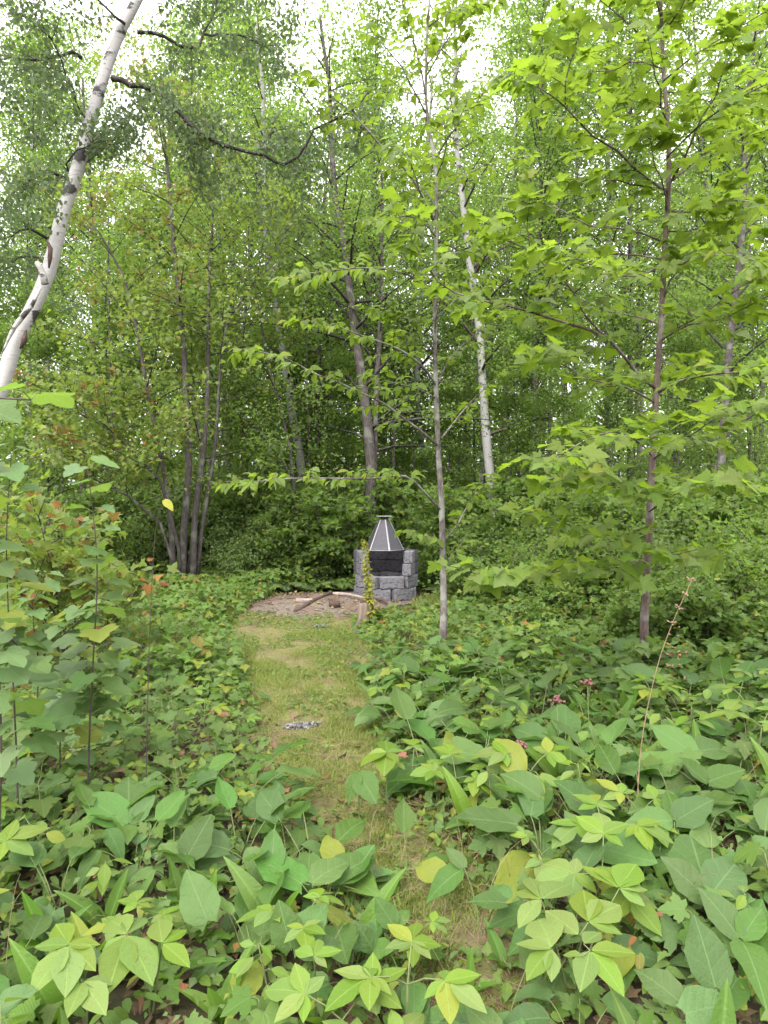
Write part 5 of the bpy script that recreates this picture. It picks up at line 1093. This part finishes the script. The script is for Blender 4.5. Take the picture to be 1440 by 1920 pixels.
shoot(PG(-10, 2.9), [[PG(-10, 2.9), P(-2, 1400, 2.9), P(-8, 1200, 2.88), P(-30, 1000, 2.85), P(-60, 850, 2.8)]], 'leafy shoot half cut off by the left edge', 303, .14, 14)
shoot(PG(112, 3.7), [[PG(112, 3.7), P(110, 1390, 3.7), P(140, 1290, 3.7), P(158, 1220, 3.65)], [P(110, 1390, 3.7), P(125, 1350, 3.7), P(180, 1300, 3.75), P(230, 1250, 3.8)], [PG(112, 3.7), P(60, 1480, 3.5), P(20, 1560, 3.3)]], 'short forked dark twiggy shoot with broad leaves behind the red-stemmed one', 304, .15, 8)
shoot(PG(60, 4.6), [[PG(60, 4.6), P(70, 1250, 4.6), P(60, 1150, 4.6), P(80, 1080, 4.6)], [P(60, 1240, 4.6), P(0, 1180, 4.4), P(-60, 1110, 4.2)], [P(70, 1240, 4.6), P(140, 1170, 4.6), P(200, 1130, 4.6)]], 'low spreading leafy bush behind the tall shoots at the left edge', 305, .15, 10)
shoot(PG(-160, 2.0), [[PG(-160, 2.0), P(-190, 1200, 2.0), P(-150, 900, 1.9), P(-60, 760, 1.75), P(60, 750, 1.6)]], 'near shoot reaching in from the left edge with big yellow-green leaves', 306, .13, 7)
# reddened low bush behind the shoots
r = np.random.default_rng(310); bs = PG(130, 6.2); rt = root('red_leaved_bush', bs, 'rusty red and green-leaved bush behind the tall left shoots', 'shrub')
tm, ca = Acc(), Acc()
for s_ in range(7):
    an = r.random() * 6.28; t = np.linspace(0, 1, 8)[:, None]; p = np.array((math.cos(an) * .9, math.sin(an) * .7, r.uniform(.9, 1.6))) * t ** np.array((1.4, 1.4, 1)) + r.normal(size=(8, 3)) * .01; p[0] = 0
    tube(tm, p, np.linspace(.011, .003, 8), 5); pos, d, n, s, rn, ti = crown(r, p, np.linspace(.011, .003, 8), .3, 8, .55, 6, .085, wood=tm, sub=4, twl=.3, tint_fn=lambda q, rr: (rr.random(len(q)) < .11) * .9); ca.scatter(T_ML, pos, d, n, s, rn, ti)
tm.build('stems', M['twig'], rt); ca.build('foliage', M['clump_l'], rt)

# ------------------------------------------------------------------ dry seed stalk, berries, fallen leaves
sb = PG(1195, 3.35); rt = root('dry_seed_stalk', sb, 'tall leaning tan dry stalk with a brown seed head on the right', 'dry stalk'); p = cr([sb, P(1205, 1400, 3.34), P(1232, 1260, 3.3), P(1262, 1170, 3.27), P(1298, 1088, 3.25)], .06)
a = Acc(); tube(a, p - sb, np.linspace(.0032, .0016, len(p)), 6, .1); a.build('stem', M['straw'], rt)
r = np.random.default_rng(320); a = Acc(); q = p[int(len(p) * .80):]; 
for i in range(34):
    c = q[r.integers(len(q))] - sb; dd = V3(r.random() * 6.28, R(r.uniform(-20, 60))) * r.uniform(.008, .03); tube(a, [c, c + dd], [.0012, .004], 4)
a.build('seed_head', M['straw'], rt)
a = Acc(); 
for i in range(16): c = P(1270 + r.normal() * 9, 1235 + r.normal() * 22, 3.28) - sb; tube(a, [c, c + V3(r.random() * 6.28, .4) * .02], [.002, .005], 4)
a.build('husk', M['brown'], rt)
for (px, py, Y, lb) in [(1046, 1316, 3.9, 'pinkish-red berry cluster lower of the two in the green cover on the right'), (1103, 1283, 4.1, 'dull red berry cluster higher of the two in the green cover on the right'), (976, 1402, 3.6, 'small red berry cluster near the right edge of the path')]:
    c = P(px, py, Y); rt = root('berry_cluster', c, lb, 'berries', 'berry clusters'); g = np.array((c[0], c[1], float(gz(c[0], c[1]))))
    a = Acc(); tube(a, [g - c, (g - c) * .5 + (.01, 0, 0), (0, 0, 0)], [.003, .0025, .002], 4); a.build('stem', M['stem'], rt)
    for i in range(22):
        a = Acc(); q = V3(r.random() * 6.28, R(r.uniform(-10, 80))) * r.uniform(.012, .045) * np.array((1, 1, .6)); s = .0095
        z_ = np.array([(0, 0, -s * .9), (0, 0, -s * .5), (0, 0, 0), (0, 0, s * .5), (0, 0, s * .9)]); tube(a, z_ + q, [s * .3, s * .85, s, s * .85, s * .3], 6); a.build('berry', M['berry'], rt)
for i in range(70):
    y = r.uniform(1.9, 5.5); l, rp = path_edges(y); x = r.uniform(l - 1.3, rp + 1.3)
    if abs(x) > y * .6: continue
    o = link('fallen_leaf', LM['brown'][r.integers(len(LM['brown']))]); up = .03 if on_path(x, y) else r.uniform(.03, .17)
    az = r.random() * 6.28; o.matrix_basis = frame((x, y, float(gz(x, y)) + up), V3(az, r.normal() * .15), np.array((r.normal() * .3, r.normal() * .3, 1.0)), r.uniform(.04, .085))
    side = 'on the mossy path' if on_path(x, y) else ('caught among the plants %s of the path' % ('left' if x < l else 'right'))
    tag(o, 'curled brown fallen leaf %s' % side, 'fallen leaf', 'fallen leaves ' + side)
for (px, py, Y, c_, lb) in [(612, 622, 6.4, M['golden'], 'single yellow leaf caught on a twig left of the centre sapling'), (308, 950, 3.45, M['golden'], 'bright yellow leaf hanging in front of the maple clump')]:
    ac = Acc(); ac.add(T_AST[0][0], T_AST[0][1], T_AST[0][2], rnd=.9); o = ac.build('yellow_leaf', c_); o.matrix_basis = frame(P(px, py - 12, Y), (.75, -.2, -.7), (.2, -.6, .6), .07 if px < 500 else .10); tag(o, lb, 'leaf')
    if px < 500:
        rt = root('withered_sprig', PG(270, 3.5), 'thin bent sprig carrying one yellow leaf left of the path', 'plant'); b_ = np.array(rt.location); e_ = P(px, py - 12, Y); o.parent = rt; o.name = 'leaf'; o.location = tuple(e_ - b_)
        del o['label'], o['category']; ta = Acc(); tube(ta, cr([b_ - b_, (e_ - b_) * (.2, .2, .5), (e_ - b_) * (.55, .5, .9), e_ - b_], .05), [.0035, .003, .002, .001], 5); ta.build('stem', M['twig'], rt)
# a long dry arching stem among the front plants, right
tot = {}
for o in scn.objects:
    if o.type == 'MESH': tot[o.data.name] = len(o.data.polygons)
print('objects', len(scn.objects), 'unique tris', sum(tot.values()))
